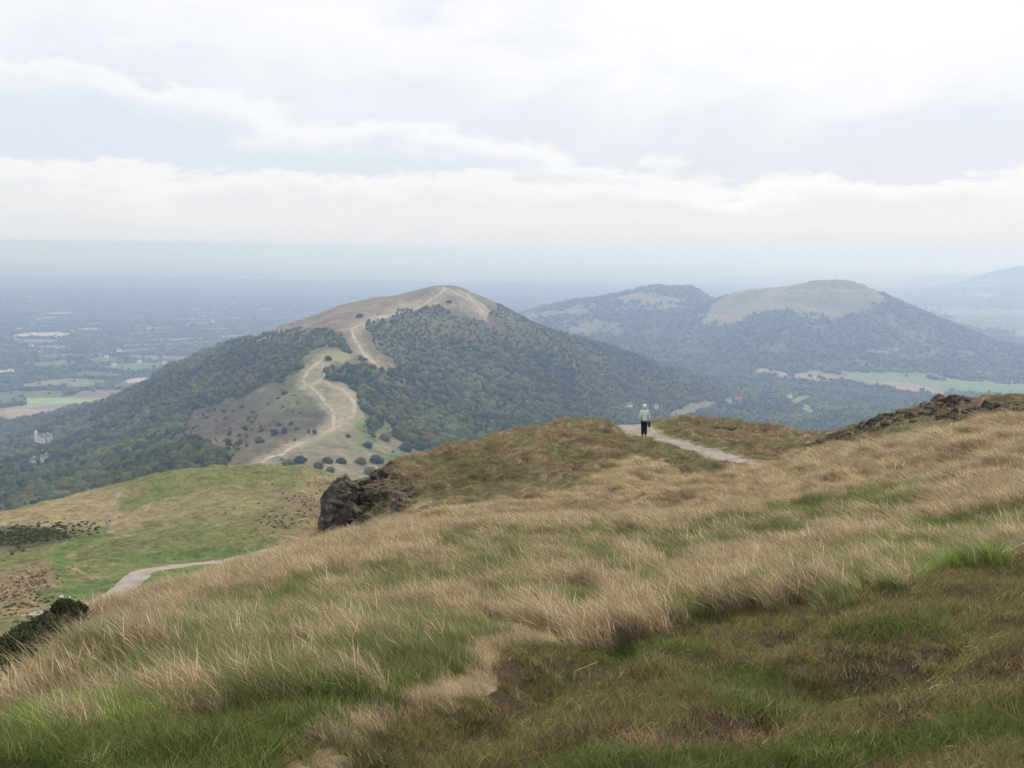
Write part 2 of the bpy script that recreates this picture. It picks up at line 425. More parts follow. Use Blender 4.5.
def zonesA(x, y, px, py):
    """weights of tall straw, tall green, short green, brown turf, bare peat; px/py are the designed layout of the ground as seen from the summit"""
    dist = np.hypot(x, y)
    wx = px + 26 * fbm(x / 2.2, y / 2.2, 61, 4) * 14 / np.maximum(dist, 6) * 1.5 + 10 * fbm(x / 0.5, y / 0.5, 62, 3) * 12 / np.maximum(dist, 8)
    wy = py + 16 * fbm(x / 2.6, y / 2.6, 63, 4) * 14 / np.maximum(dist, 6) * 1.5 + 7 * fbm(x / 0.5, y / 0.5, 64, 3) * 12 / np.maximum(dist, 8)
    T1 = inpoly(wx, wy, [(300,790),(330,760),(400,722),(440,704),(480,688),(520,655),(560,640),(690,630),(800,612),(860,596),(940,580),(1050,560),(1400,560),(1400,900),(300,900)])
    T2 = inpoly(wx, wy, [(-400,900),(-400,790),(0,748),(90,736),(200,722),(330,706),(420,700),(440,704),(400,722),(330,760),(300,900)])
    T3 = inpoly(wx, wy, [(330,545),(300,500),(385,440),(480,420),(580,395),(660,395),(775,467),(740,476),(690,476),(640,462),(600,480),(560,492),(520,500),(440,508),(400,524)])
    T4 = inpoly(wx, wy, [(600,395),(850,395),(845,440),(800,452),(790,466),(740,464),(690,450),(640,425)])
    T5 = inpoly(wx, wy, [(795,452),(850,400),(960,370),(1300,370),(1300,400),(1024,416),(980,424),(930,438),(880,446),(850,450),(820,456)])
    FR = inpoly(wx, wy, [(230,810),(300,756),(345,728),(400,703),(455,672),(500,640),(550,622),(560,640),(520,655),(480,688),(440,708),(400,730),(350,760),(315,810)])
    T1 &= ~FR; T2 &= ~FR
    short = T1 | T2 | T3 | T4 | T5
    g = np.zeros(px.shape)
    for e in ((340,592,75,12,-12),(440,580,90,16,-8),(560,552,85,16,-6),(620,566,60,10,0),(700,545,70,13,-14),(830,515,90,12,-12),(900,500,40,8,-14),
              (870,570,80,20,-8),(940,552,90,20,-10),(1000,535,60,18,-8),(700,612,30,7,0),(300,640,70,28,-8),(400,655,80,30,0),(200,660,70,24,-10),(230,690,120,18,0),
              (110,640,40,12,-20),(110,722,60,18,0),(40,735,60,8,0),(230,700,90,12,0),(330,680,70,12,0),(590,605,30,8,0),(660,590,22,7,0),(760,590,26,8,0),(1010,590,30,14,0),(520,600,40,9,0),(480,540,50,7,-5),(250,608,60,9,-14),(60,670,40,10,-20)):
        e = (e[0], e[1] + 5, e[2] * 1.15, e[3] * 1.45, e[4])
        g = np.maximum(g, ell(wx, wy, *e, soft=.35))
    g = np.where(short | FR, 0, np.clip(g * 1.35, 0, 1))
    g = g * sst(-.5, -.05, fbm(x / .8, y / .8, 66, 3) + .1)
    return short, T1, T2, T3, T4, T5, g, wx, wy

short, T1, T2, T3, T4, T5, gband, wx, wy = zonesA(x, y, px, py)
n1 = fbm(x / 1.5, y / 1.5, 71, 5); n2 = fbm(x / .45, y / .45, 75, 4); n3 = fbm(x / 6, y / 6, 78, 4)
col = lerp(np.tile(STRAWD, (len(x), 1)), np.tile(STRAW, (len(x), 1)), sst(-.5, .5, n1 + .5 * n2))
col = lerp(col, np.tile(GREEN, (len(x), 1)), gband * .9)
# short turf near
t1 = lerp(np.tile(TURF, (len(x), 1)), np.tile(PEAT, (len(x), 1)), sst(-.15, .35, n1 + .4 * n2 + .25 * ell(wx, wy, 900, 690, 190, 45, -5) + .3 * ell(wx, wy, 560, 680, 90, 25, -10) - .22))
gr = np.maximum.reduce([ell(wx, wy, 820, 764, 330, 26, -3), ell(wx, wy, 760, 690, 50, 16) * .6, ell(wx, wy, 640, 655, 70, 12) * .8, ell(wx, wy, 900, 640, 60, 14, -10) * .5, ell(wx, wy, 640, 764, 110, 18)])
t1 = lerp(t1, np.tile(GREEN * .8, (len(x), 1)), gr * .85)
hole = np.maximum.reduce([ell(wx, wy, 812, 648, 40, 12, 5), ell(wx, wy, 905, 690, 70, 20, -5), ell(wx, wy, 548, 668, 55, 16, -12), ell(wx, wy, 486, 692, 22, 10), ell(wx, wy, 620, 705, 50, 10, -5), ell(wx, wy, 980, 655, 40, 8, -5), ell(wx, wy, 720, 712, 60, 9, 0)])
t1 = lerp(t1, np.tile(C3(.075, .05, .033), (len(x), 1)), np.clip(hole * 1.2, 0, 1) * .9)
col = np.where(T1[:, None], t1, col)
t2 = lerp(np.tile(GREEN * 1.05, (len(x), 1)), np.tile(TURF * 1.1, (len(x), 1)), sst(-.1, .5, n1))
col = np.where(T2[:, None], t2, col)
t3 = lerp(np.tile(STRAWD * 1.15, (len(x), 1)), np.tile(HEATH * .9, (len(x), 1)), sst(-.05, .45, n1 + .5 * n2))
t3 = lerp(t3, np.tile(STRAW * .85, (len(x), 1)), sst(.0, .5, n3) * .7)
g3 = np.maximum.reduce([ell(wx, wy, 570, 455, 28, 6, 15), ell(wx, wy, 660, 450, 16, 5), ell(wx, wy, 470, 470, 35, 14), ell(wx, wy, 610, 476, 60, 7, -8), ell(wx, wy, 600, 421, 40, 5, 12),
                        ell(wx, wy, 450, 492, 50, 8), ell(wx, wy, 650, 440, 80, 4, 28), ell(wx, wy, 665, 425, 30, 5, 5), ell(wx, wy, 715, 444, 60, 3.5, 18), ell(wx, wy, 330, 534, 20, 8),
                        ell(wx, wy, 940, 437, 26, 5, -8), ell(wx, wy, 905, 428, 40, 5, -15), ell(wx, wy, 440, 460, 30, 4)])
t3 = lerp(t3, np.tile(GREEN * .95, (len(x), 1)), np.clip(g3 * 1.2, 0, 1) * (.55 + .45 * sst(-.3, .2, n2)))
d3 = np.maximum.reduce([ell(wx, wy, 500, 470, 40, 16, 0), ell(wx, wy, 440, 480, 30, 14), ell(wx, wy, 850, 434, 75, 13, -25), ell(wx, wy, 970, 404, 100, 12, -8), ell(wx, wy, 735, 428, 40, 3, 0), ell(wx, wy, 610, 440, 26, 8, 15)])
t3 = lerp(t3, np.tile(PEAT * 1.2, (len(x), 1)), d3 * sst(-.45, .1, n2) * .85)
col = np.where((T3 | T4 | T5)[:, None], t3, col)
# bare scuffs in the straw of the middle distance
sc_ = sst(.28, .5, n1 + .3 * n3) * sst(28, 36, np.hypot(x, y)) * (~short)
col = lerp(col, np.tile(HEATH, (len(x), 1)), sc_ * .7)
pd = dseg(x, y, A_path); pw = .92 + .25 * fbm(x / 1.1, y / 1.1, 81, 3)
pm = pd < pw
pcol = lerp(np.tile(PINK, (len(x), 1)), np.tile(PINK * .75, (len(x), 1)), sst(-.3, .5, n2 + n1))
fm = TA.cell(pm.astype(float)) & (TA.V[TA.Fc[:, 0], 1] > 30)
o = TA.make('hill_ground', ~fm, col, mA); tag(o, kind='structure')
o = TA.make('footpath', fm, pcol, mPath); tag(o, kind='structure')
bvA = BVHTree.FromPolygons(TA.V.tolist(), TA.Fc.tolist())

# -- the green spur below
th = np.concatenate([np.arange(-60, -27, 1.0), np.arange(-27, 0, .05), np.arange(0, 45, .5)])
rr = np.concatenate([np.geomspace(58, 125, 60), np.geomspace(126, 300, 480), np.geomspace(302, 560, 60)])
TB = Terrain(np.radians(th), rr, hB)
x, y = TB.V[:, 0], TB.V[:, 1]; px, py = TB.px, TB.py
n1 = fbm(x / 9, y / 9, 91, 5); n2 = fbm(x / 2.2, y / 3, 95, 4); n3 = fbm(x / 30, y / 40, 98, 4)
wx = px + 9 * n1 + 4 * n2; wy = py + 5 * fbm(x / 9, y / 9, 99, 4) + 2 * n2
BG = C3(.16, .17, .060); BT = C3(.27, .215, .115)
col = lerp(np.tile(BG, (len(x), 1)), np.tile(BT, (len(x), 1)), sst(-.15, .5, n3 + .5 * n1 + .3 * n2))
def add(e, c, k=1.0, s=.4):
    global col
    col = lerp(col, np.tile(c, (len(x), 1)), np.clip(ell(wx, wy, *e, soft=s) * k, 0, 1))
BGB = C3(.105, .165, .045)
add((60,508,75,10,-14), BT * 1.05, .9); add((40,519,70,9,-10), BT * 1.15, .9); add((20,538,58,11,-6), C3(.075,.075,.033), .97, .3)
add((22,590,34,22,-20), HEATH * 1.2, .9); add((0,610,60,12,-10), BT * .9, .8)
add((230,500,60,26,0), C3(.22,.20,.085), .5); add((330,490,40,14,10), BT, .7); add((300,500,45,9,20), HEATH, .7); add((285,520,40,16,0), BT * .75, .7)
add((150,500,30,6,-20), BGB, .6); add((80,545,28,6,-30), BGB, .7); add((65,566,9,16,-10), BGB, .8); add((250,480,50,8,0), BG, .7)
add((190,556,80,4.5,-3), BGB, .9); add((105,585,50,8,-8), BGB, .85); add((190,574,45,7,-5), BGB * 1.1, .7); add((60,595,26,8,0), BGB, .7)
add((140,493,12,3,0), HEATH, .5)
# worn twin lines over the spur
for pts in ([(100,530,208),(106,515,218),(112,500,232),(122,486,250)], [(60,533,205),(85,518,218),(104,503,230),(118,490,245)], [(112,540,196),(116,520,212),(116,502,230)]):
    d = dseg(x, y, [tuple(P(*c)[:2]) for c in pts])
    col = lerp(col, np.tile(C3(.36, .28, .19), (len(x), 1)), (1 - sst(.2, .9, d + .5 * n2)) * .55)
pm = dseg(x, y, B_track) < 1.75 + .3 * n2
fm = TB.cell(pm.astype(float))
pcol = lerp(np.tile(PINK * .9, (len(x), 1)), np.tile(PINK * 1.1, (len(x), 1)), sst(-.4, .4, n2))
o = TB.make('spur_ground', ~fm, col, mB); tag(o, kind='structure')
o = TB.make('track', fm, pcol, mPath); tag(o, kind='structure')
bvB = BVHTree.FromPolygons(TB.V.tolist(), TB.Fc.tolist())

# -- ridge, far hills and the plain, one sheet to the horizon
th = np.concatenate([np.arange(-60, -27, .8), np.arange(-27, 27, .052), np.arange(27, 60, .8)])
rr = np.concatenate([np.geomspace(395, 700, 70), np.geomspace(703, 6500, 760), np.geomspace(6530, 44000, 260)])
TC = Terrain(np.radians(th), rr, hC2)
x, y = TC.V[:, 0], TC.V[:, 1]; px, py = TC.px, TC.py
D = y

RIDGE_PATHS = [
 ([(236,470,735),(262,461,785),(285,452,840),(300,444,875),(322,434,905),(333,424,935),(334,412,985),(326,402,1020),(316,392,1065),(308,382,1090)], 2.2),
 ([(322,434,905),(340,424,945),(353,414,985),(355,402,1030),(348,392,1070),(336,383,1095),(324,376,1125)], 2.6),
 ([(308,382,1090),(303,374,1120),(309,364,1160),(322,352,1200)], 2.4),
 ([(308,382,1090),(318,376,1115),(324,368,1150),(322,352,1200)], 2.0),
 ([(374,361,1270),(366,349,1330),(357,337,1400),(350,327,1460)], 3.2),
 ([(350,327,1460),(372,321,1540),(400,311,1640),(425,299,1730),(445,290,1790)], 4.0),
 ([(445,290,1800),(462,297,1790),(478,306,1790),(486,312,1790)], 6.0),
]
WOODLESS = [  # layout of open ground on the hills
 ((1150, 2100),[(225,345),(250,332),(300,312),(385,275),(440,268),(485,282),(497,308),(478,320),(462,316),(440,303),(420,306),(402,312),(385,318),(366,324),(378,352),(398,370),(385,372),(368,364),(352,352),(338,332),(318,328),(290,330),(256,340)]),
 ((600, 1400),[(300,358),(312,349),(335,348),(362,357),(356,366),(328,366),(325,376),(348,384),(360,396),(361,410),(372,428),(372,442),(392,455),(420,470),(420,500),(230,500),(222,468),(240,452),(252,430),(218,420),(205,418),(240,398),(262,386),(290,378),(302,368)]),
 ((600, 1300),[(372,440),(385,420),(398,438),(420,452),(440,449),(455,446),(475,444),(500,452),(500,480),(400,480)]),
 ((600, 1400),[(190,412),(250,395),(262,420),(232,448),(180,436)]),
 ((1500, 3000),[(668,420),(672,411),(690,404),(702,401),(718,404),(712,409),(700,412),(690,420)]),
 ((1800, 3200),[(783,402),(800,396),(815,410),(812,425),(806,412)]),
 ((3400, 4700),[(700,320),(712,306),(724,290),(738,270),(790,262),(858,262),(876,280),(888,298),(872,310),(845,318),(822,322),(800,312),(770,312),(738,322),(708,328)]),
 ((3900, 4800),[(596,303),(620,293),(650,293),(690,299),(700,306),(660,306),(620,303)]),
 ((3900, 5200),[(520,312),(560,308),(600,306),(600,311),(560,318),(520,322)]),
 ((3400, 5000),[(566,327),(600,320),(610,326),(590,336),(570,336)]),
 ((3400, 5000),[(600,322),(630,322),(622,330),(604,330)]),
 ((2500, 3700),[(850,370),(900,372),(960,378),(1060,386),(1060,400),(960,396),(900,392),(850,384),(800,380),(752,374),(752,369),(800,372)]),
 ((4800, 9000),[(905,306),(1060,308),(1060,340),(1015,334),(975,330),(935,318)]),
 ((3000,4400),[(880,346),(900,344),(895,354),(884,354)]),((3000,4600),[(955,350),(980,352),(975,357),(958,356)]),
]
CW = 180.0
def woodC(x, y, px, py):
    """tree density 0..1, field id, hedge distance in metres, open mask"""
    s = 14.0
    fk = 1 + 1.2 * (y > 2500); wx = px + 6 * fk * fbm(x / 70, y / 70, 101, 4); wy = py + 3.2 * fk * fbm(x / 70, y / 70, 105, 4)
    opn = np.zeros(px.shape, bool)
    for (d0, d1), p in WOODLESS: opn |= inpoly(wx, wy, p) & (y > d0) & (y < d1)
    z_rel = hC_cache
    cid, f1, f21 = worley(x / CW + 3 * 0.1 * fbm(x / 900, y / 900, 111, 3), y / (CW * 1.3) + .3 * fbm(x / 900, y / 900, 112, 3), 120)
    big = fbm(x / 2600, y / 2600, 131, 3)
    return opn, cid, f21 * CW * .5, big

z_rel = TC.V[:, 2] - EYE
hC_cache = None
opn, cid, hd, big = woodC(x, y, px, py)
sheet = np.clip(1 - sst(-366, -350, z_rel), 0, 1)
onplain = (z_rel < -358) & (y > 1900) | (y > 7000)
n1 = fbm(x / 60, y / 60, 141, 5); n2 = fbm(x / 14, y / 14, 145, 3); n3 = fbm(x / 250, y / 250, 148, 4)
WOODF = C3(.045, .06, .025)
col = lerp(np.tile(C3(.080,.088,.038), (len(x), 1)), np.tile(C3(.125, .108, .052), (len(x), 1)), sst(-.2, .4, n1 + .6 * n3))
hb = lerp(np.tile(C3(.31, .26, .165), (len(x), 1)), np.tile(C3(.15, .155, .07), (len(x), 1)), sst(-.3, .3, n1 + .5 * n2 + .6 * n3))
wx = px + 4 * n1; wy = py + 2.5 * n2
def addh(e, c, k=1.0, s=.4):
    global hb
    hb = lerp(hb, np.tile(c, (len(x), 1)), np.clip(ell(wx, wy, *e, soft=s) * k, 0, 1))
addh((320,330,110,16,-20), C3(.27,.20,.12), .8); addh((420,308,50,8,-14), C3(.44,.37,.24), .8); addh((270,405,14,6,5), C3(.30,.16,.12), .7)
addh((475,306,26,6,30), C3(.50,.43,.30), .85); addh((450,300,12,6,0), C3(.16,.12,.08), .5); addh((345,345,16,16,0), C3(.20,.14,.085), .8); addh((378,360,22,10,30), C3(.26,.19,.12), .8)
addh((292,405,40,10,5), C3(.24,.23,.10), .8); addh((225,418,55,20,-10), C3(.125,.10,.058), .97); addh((285,426,58,14,-18), C3(.115,.10,.055), .97); addh((260,448,40,10,-30), C3(.15,.125,.07), .95); addh((290,402,45,10,0), C3(.17,.17,.085), .8)
addh((365,425,14,26,-10), C3(.11,.21,.045), .95); addh((340,440,40,10,-10), C3(.22,.20,.11), .7); addh((430,460,60,12,0), C3(.13,.18,.065), .9); addh((340,462,40,8,0), C3(.29,.24,.14), .8)
hb *= (.56 + .3 * sst(-.5, .5, n2 + n1))[:, None]; addh((342,400,14,20,10), C3(.30,.25,.16), .7); addh((335,357,18,6,0), C3(.28,.26,.13), .8)
addh((700,408,30,9,-8), C3(.19,.165,.09), .9); addh((640,412,24,5,-10), C3(.18,.22,.09), .8); addh((800,408,20,14,20), C3(.17,.24,.09), .9)
addh((790,305,90,20,-4), C3(.20,.175,.08), .92); addh((840,304,60,6,5), C3(.115,.12,.065), .85); addh((745,300,24,5,-25), C3(.13,.12,.07), .7); addh((800,296,30,3,-4), C3(.12,.115,.07), .7); addh((820,293,60,3,0), C3(.20,.19,.11), .7); addh((770,308,40,3,-10), C3(.20,.165,.10), .7); addh((835,283,24,2.5,2), C3(.14,.12,.07), .8); addh((725,315,24,6,-15), C3(.22,.17,.11), .8)
addh((650,298,60,6,0), C3(.17,.145,.09), .9); addh((900,378,60,6,5), C3(.13,.20,.085), .95); addh((990,388,60,6,5), C3(.13,.20,.09), .95); addh((905,387,36,3.5,6), C3(.30,.22,.165), .95)
addh((800,375,52,2.5,6), C3(.29,.24,.18), .95); addh((980,322,90,16,6), C3(.105,.15,.07), .95); addh((1000,331,40,2,4), C3(.20,.23,.13), .8); addh((560,315,50,8,0), C3(.13,.135,.075), .8); addh((600,328,40,8,0), C3(.11,.13,.065), .8)
col = np.where(opn[:, None], hb, col)
for pts, w in RIDGE_PATHS:
    d = dseg(x, y, [tuple(P(*c)[:2]) for c in pts])
    col = lerp(col, np.tile(C3(.27, .235, .15), (len(x), 1)), (1 - sst(w * 1.5, w * 5, d + 6 * n2)) * .7 * opn)
# fields of the plain
pal = np.array([(.10,.14,.06),(.10,.12,.055),(.14,.17,.08),(.25,.22,.15),(.19,.15,.11),(.09,.12,.055),(.40,.37,.27),(.12,.16,.07),(.11,.13,.06),(.16,.17,.09)])
fcol = pal[(cid * 9.999).astype(int)]
fcol = fcol * (1 + .25 * n1)[:, None]
iswood = (cid * 97 % 1 < .42 + .3 * big)
fcol = np.where(iswood[:, None], WOODF * 1.1, fcol)
far_h = sst(9000, 14000, y)       # past the modelled hedges the ground itself carries the dark of the tree belts
hw = 14 + 60 * far_h
tb = (1 - sst(hw * .6, hw, hd)) * (.75 + .25 * far_h)
fcol = lerp(fcol, np.tile(WOODF, (len(x), 1)), tb)
mixf = fbm(x / 1200, y / 2500, 151, 5)
fcol = lerp(fcol, np.tile(WOODF * 1.4, (len(x), 1)), far_h * sst(-.5, .2, mixf) * .7)
col = np.where((onplain & ~opn)[:, None], fcol, col)
# two fields beneath the ridge
for poly, c in (([(24,398),(60,397.5),(106,398),(108,402),(60,405),(26,406)], C3(.26,.33,.17)), ([(4,410),(54,408.5),(56,412.5),(30,416),(8,416)], C3(.32,.25,.20)), ([(124,378),(155,376),(152,381),(128,383)], C3(.44,.40,.30))):
    pmk = inpoly(px, py, poly) & (y > 1900)
    col = np.where(pmk[:, None], c, col); opn |= pmk
# water far off
lake_c = P(748, 269.2, 20500)
lake = (((x - lake_c[0]) / 800) ** 4 + ((y - lake_c[1]) / (1100 + 500 * fbm(x / 300, y / 300, 161, 3))) ** 2) < 1
pathm = np.zeros(len(x), bool)
for pts, w in RIDGE_PATHS:
    pathm |= dseg(x, y, [tuple(P(*c)[:2]) for c in pts]) < w * .70 * (1 + .7 * n2 + .4 * n1)
fmp = TC.cell(pathm.astype(float)); fml = TC.cell(lake.astype(float)) & ~fmp
pcol = np.tile(C3(.35, .305, .23), (len(x), 1)) * (1 + .25 * n2)[:, None]
lk = np.unique(TC.Fc[fml])
if len(lk): TC.V[lk, 2] = EYE - 372
o = TC.make('countryside', ~(fmp | fml), col, mC); tag(o, kind='structure')
o = TC.make('ridge_path', fmp, pcol, mPath); tag(o, kind='structure')
mw, nt, b = mat('estuary_water'); b.inputs['Base Color'].default_value = (.08, .11, .13, 1); b.inputs['Roughness'].default_value = .3; b.inputs['Specular IOR Level'].default_value = .5
wn = nt.nodes.new('ShaderNodeTexNoise'); wn.inputs['Scale'].default_value = .4; wg = nt.nodes.new('ShaderNodeNewGeometry')
nt.links.new(wg.outputs['Position'], wn.inputs['Vector']); wb = nt.nodes.new('ShaderNodeBump'); wb.inputs['Strength'].default_value = .3; wb.inputs['Distance'].default_value = .3
nt.links.new(wn.outputs['Fac'], wb.inputs['Height']); nt.links.new(wb.outputs[0], b.inputs['Normal'])
if fml.any():
    o = TC.make('water', fml, pcol, mw); tag(o, kind='structure')
bvC = BVHTree.FromPolygons(TC.V.tolist(), TC.Fc.tolist())

BV = {'A': bvA, 'B': bvB, 'C': bvC}
org = Vector((0, 0, EYE))
def hit(px, py, which='ABC'):
    d = Vector(ray(px, py)).normalized(); best = None
    for k in which:
        h = BV[k].ray_cast(org, d)
        if h[0] is not None and (best is None or h[3] < best[1]): best = (h[0], h[3])
    return best[0] if best else None
def ground(which, x, y):
    h = BV[which].ray_cast(Vector((x, y, EYE + 300)), Vector((0, 0, -1)))
    return h[0].z if h[0] is not None else None
def visible(p, which='AB'):
    v = Vector(p) - org; L = v.length; d = v / L
    for k in which:
        h = BV[k].ray_cast(org, d)
        if h[0] is not None and h[3] < L - 2: return False
    return True

# bilinear lookup of the C grid for masses of points
thC = np.arctan2(TC.X[0], TC.Y[0]); rC = np.hypot(TC.X[:, 0], TC.Y[:, 0])
def zC(x, y):
    t = np.arctan2(x, y); r = np.hypot(x, y)
    ti = np.clip(np.interp(t, thC, np.arange(len(thC))), 0, len(thC) - 1.001); ri = np.clip(np.interp(r, rC, np.arange(len(rC))), 0, len(rC) - 1.001)
    a = ri.astype(int); b_ = ti.astype(int); fa = ri - a; fb = ti - b_
    Z = TC.V[:, 2].reshape(TC.nr, TC.nt)
    return (Z[a, b_] * (1 - fb) + Z[a, b_ + 1] * fb) * (1 - fa) + (Z[a + 1, b_] * (1 - fb) + Z[a + 1, b_ + 1] * fb) * fa

# ------------------------------------------------------------------ trees
m_bark = plain_mat('bark', (.10, .075, .055), .9, .3, 3)
LEAF = {
 'mid': foliage_mat('leaf_mid', (.120, .150, .045), .35, (.185, .190, .060), noise_sc=.25),
 'dark': foliage_mat('leaf_dark', (.062, .082, .036), .3, (.100, .120, .048), noise_sc=.25),
 'rust': foliage_mat('leaf_rust', (.205, .160, .060), .3, (.165, .165, .058), noise_sc=.25),
 'pale': foliage_mat('leaf_pale', (.150, .205, .080), .3, (.200, .225, .090), noise_sc=.25),
}
def ico(sub):
    bm = bmesh.new(); bmesh.ops.create_icosphere(bm, subdivisions=sub, radius=1)
    V = np.array([v.co[:] for v in bm.verts]); Fc = np.array([[v.index for v in f.verts] for f in bm.faces]); bm.free()
    return V, Fc
ICO2 = ico(2); ICO3 = ico(3); ICO4 = ico(4); ICO5 = ico(5)

def tube(p0, p1, r0_, r1_, n=6):
    p0 = np.array(p0, float); p1 = np.array(p1, float); d = p1 - p0; d /= np.linalg.norm(d)
    a = np.cross(d, [0.3, 0.9, 0.1]); a /= np.linalg.norm(a); b_ = np.cross(d, a)
    an = np.arange(n) * 2 * math.pi / n
    ring = np.cos(an)[:, None] * a + np.sin(an)[:, None] * b_
    V = np.concatenate([p0 + ring * r0_, p1 + ring * r1_])
    Fc = [[i, (i + 1) % n, n + (i + 1) % n, n + i] for i in range(n)]
    return V, [(f[0], f[1], f[2]) for f in Fc] + [(f[0], f[2], f[3]) for f in Fc]

def tree_mesh(name, seed, w, h, kind, conifer=False, leaves=700, lobes=9, leaf=.42, low=0.0):
    rs = np.random.RandomState(seed)
    Vs = []; Fs = []; Ms = []; n = 0
    def put(V, Fc, mi):
        nonlocal n
        Vs.append(V); Fs.append(np.asarray(Fc) + n); Ms.append(np.full(len(Fc), mi)); n += len(V)
    put(*tube((0, 0, -1.2), (0, 0, h * .55), w * .045, w * .022), 1)
    L = []
    if conifer:
        for i in range(5):
            f = i / 4; L.append(((0, 0, h * (.25 + .62 * f)), w * .5 * (1 - .8 * f), h * .16))
    else:
        L.append(((0, 0, h * (.58 - .22 * low)), w * (.36 + .06 * low), h * (.33 + .06 * low)))
        for i in range(lobes):
            a = rs.rand() * 6.28; q = .2 + .24 * rs.rand(); zz = h * (.30 + .45 * rs.rand())
            zz -= low * h * .28
            L.append(((math.cos(a) * w * q, math.sin(a) * w * q, zz), w * (.13 + .12 * rs.rand()), h * (.12 + .12 * rs.rand())))
        for i in range(4):
            l = L[rs.randint(1, len(L))]
            put(*tube((0, 0, h * .3), np.array(l[0]), w * .02, w * .008), 1)
    pts = []; nor = []
    for c, r1, r2 in L:
        V, Fc = ICO2 if not conifer else ICO2
        o3 = rs.rand(3) * 50
        nz = perlin(V[:, 0] * 1.7 + o3[0], V[:, 1] * 1.7 + V[:, 2] * 1.3 + o3[1], seed) * .45 + rs.randn(len(V)) * .07
        W = V * (1 + nz)[:, None] * np.array([r1, r1, r2]) * .9 + np.array(c)
        put(W, Fc, 0)
        k = int(leaves * r1 * r1 / sum(a[1] ** 2 for a in L))
        d = rs.randn(k, 3); d /= np.linalg.norm(d, axis=1)[:, None]; d[:, 2] = np.where(d[:, 2] < -.3, -d[:, 2], d[:, 2])
        pts.append(d * np.array([r1, r1, r2]) * (.88 + .26 * rs.rand(k, 1)) + np.array(c)); nor.append(d)
    pts = np.concatenate(pts); nor = np.concatenate(nor)
    k = len(pts); t = np.cross(nor, rs.randn(k, 3)); t /= np.linalg.norm(t, axis=1)[:, None] + 1e-9
    nn = nor + .7 * rs.randn(k, 3); b_ = np.cross(nn, t); b_ /= np.linalg.norm(b_, axis=1)[:, None] + 1e-9
    s = leaf * (.6 + .8 * rs.rand(k, 1))
    V = np.concatenate([pts + t * s, pts - t * s * .6 + b_ * s * .8, pts - t * s * .5 - b_ * s * .8])
    Fc = np.stack([np.arange(k), np.arange(k) + k, np.arange(k) + 2 * k], 1)
    put(V, Fc, 0)
    me = newmesh(name, np.concatenate(Vs), np.concatenate(Fs))
    me.materials.append(LEAF[kind]); me.materials.append(m_bark)
    me.polygons.foreach_set('material_index', np.concatenate(Ms).astype(np.int32)); me.update()
    return me

KINDS = [('mid', 10.5, 11, False, 'rounded mid green broadleaf tree'), ('dark', 10, 12, False, 'dense dark green broadleaf tree'), ('rust', 8.5, 8.5, False, 'rust tinged olive green tree'),
         ('pale', 11, 12.5, False, 'pale green broad crowned tree'), ('mid', 8, 9, False, 'small mid green broadleaf tree'), ('dark', 6.5, 13, True, 'dark pointed conifer')]
TREE_ME = [tree_mesh('tree_mesh', 100 + i, k[1], k[2], k[0], k[3], low=.6) for i, k in enumerate(KINDS)]

# scatter over the hills
def sample(n, D0, D1, a0=-27.5, a1=27.5, p=2.0):
    t = RS.uniform(math.tan(R(a0)), math.tan(R(a1)), n)
    y = np.sqrt(RS.uniform(D0 ** 2, D1 ** 2, n)); return t * y, y
def scat(n, D0, D1, spacing=None):
    x, y = sample(n, D0, D1); z = zC(x, y); px, py = project(x, y, z); return x, y, z, px, py
def thin(x, y, cell):
    """keep one point per jittered cell"""
    k = np.floor(x / cell).astype(np.int64) * 1000003 + np.floor(y / cell).astype(np.int64)
    _, i = np.unique(k, return_index=True); return i

hx, hy, hz, hpx, hpy = scat(420000, 430, 3300)
i = thin(hx, hy, 7.6); hx, hy, hz, hpx, hpy = (a[i] for a in (hx, hy, hz, hpx, hpy))
zr = hz - EYE
op, ci, hdd, bg = woodC(hx, hy, hpx, hpy)
onp = (zr < -352) & (hy > 1900)
iw = (ci * 97 % 1 < .42 + .3 * bg)
thin_ = np.maximum.reduce([ell(hpx, hpy, 500, 318, 60, 20, 22) * 1.6, ell(hpx, hpy, 300, 338, 70, 14, -20), ell(hpx, hpy, 380, 345, 30, 20, 20), ell(hpx, hpy, 420, 395, 50, 14, 25), ell(hpx, hpy, 215, 385, 60, 20, -20), ell(hpx, hpy, 450, 325, 50, 14, 0), ell(hpx, hpy, 560, 350, 60, 12, 22), ell(hpx, hpy, 150, 395, 60, 12, -20)]) * (hy < 2400)
gapn = sst(-.05, .45, fbm(hx / 90, hy / 90, 171, 4))
den = np.where(onp, np.where(iw, .8, np.where(hdd < 13, .85, .012)), .95 - .38 * gapn - .30 * thin_)
up_ = sst(-175, -95, zr)
den = np.where(onp, den, den * (1 - .15 * up_))
den = np.where(op, (.006 + .02 * (fbm(hx / 60, hy / 60, 175, 3) > .25)) * (hpx < 300) * (hpy > 345), den)
keepopen = [(24,398),(60,397.5),(106,398),(108,402),(60,405),(26,406)]
for poly in ([(24,395),(60,395),(108,396),(108,402),(60,408),(26,409)], [(4,408),(54,406),(56,413),(30,419),(8,419)], [(124,376),(155,374),(152,381),(128,386)]):
    den = np.where(inpoly(hpx, hpy, poly) & (hy > 1900), 0, den)
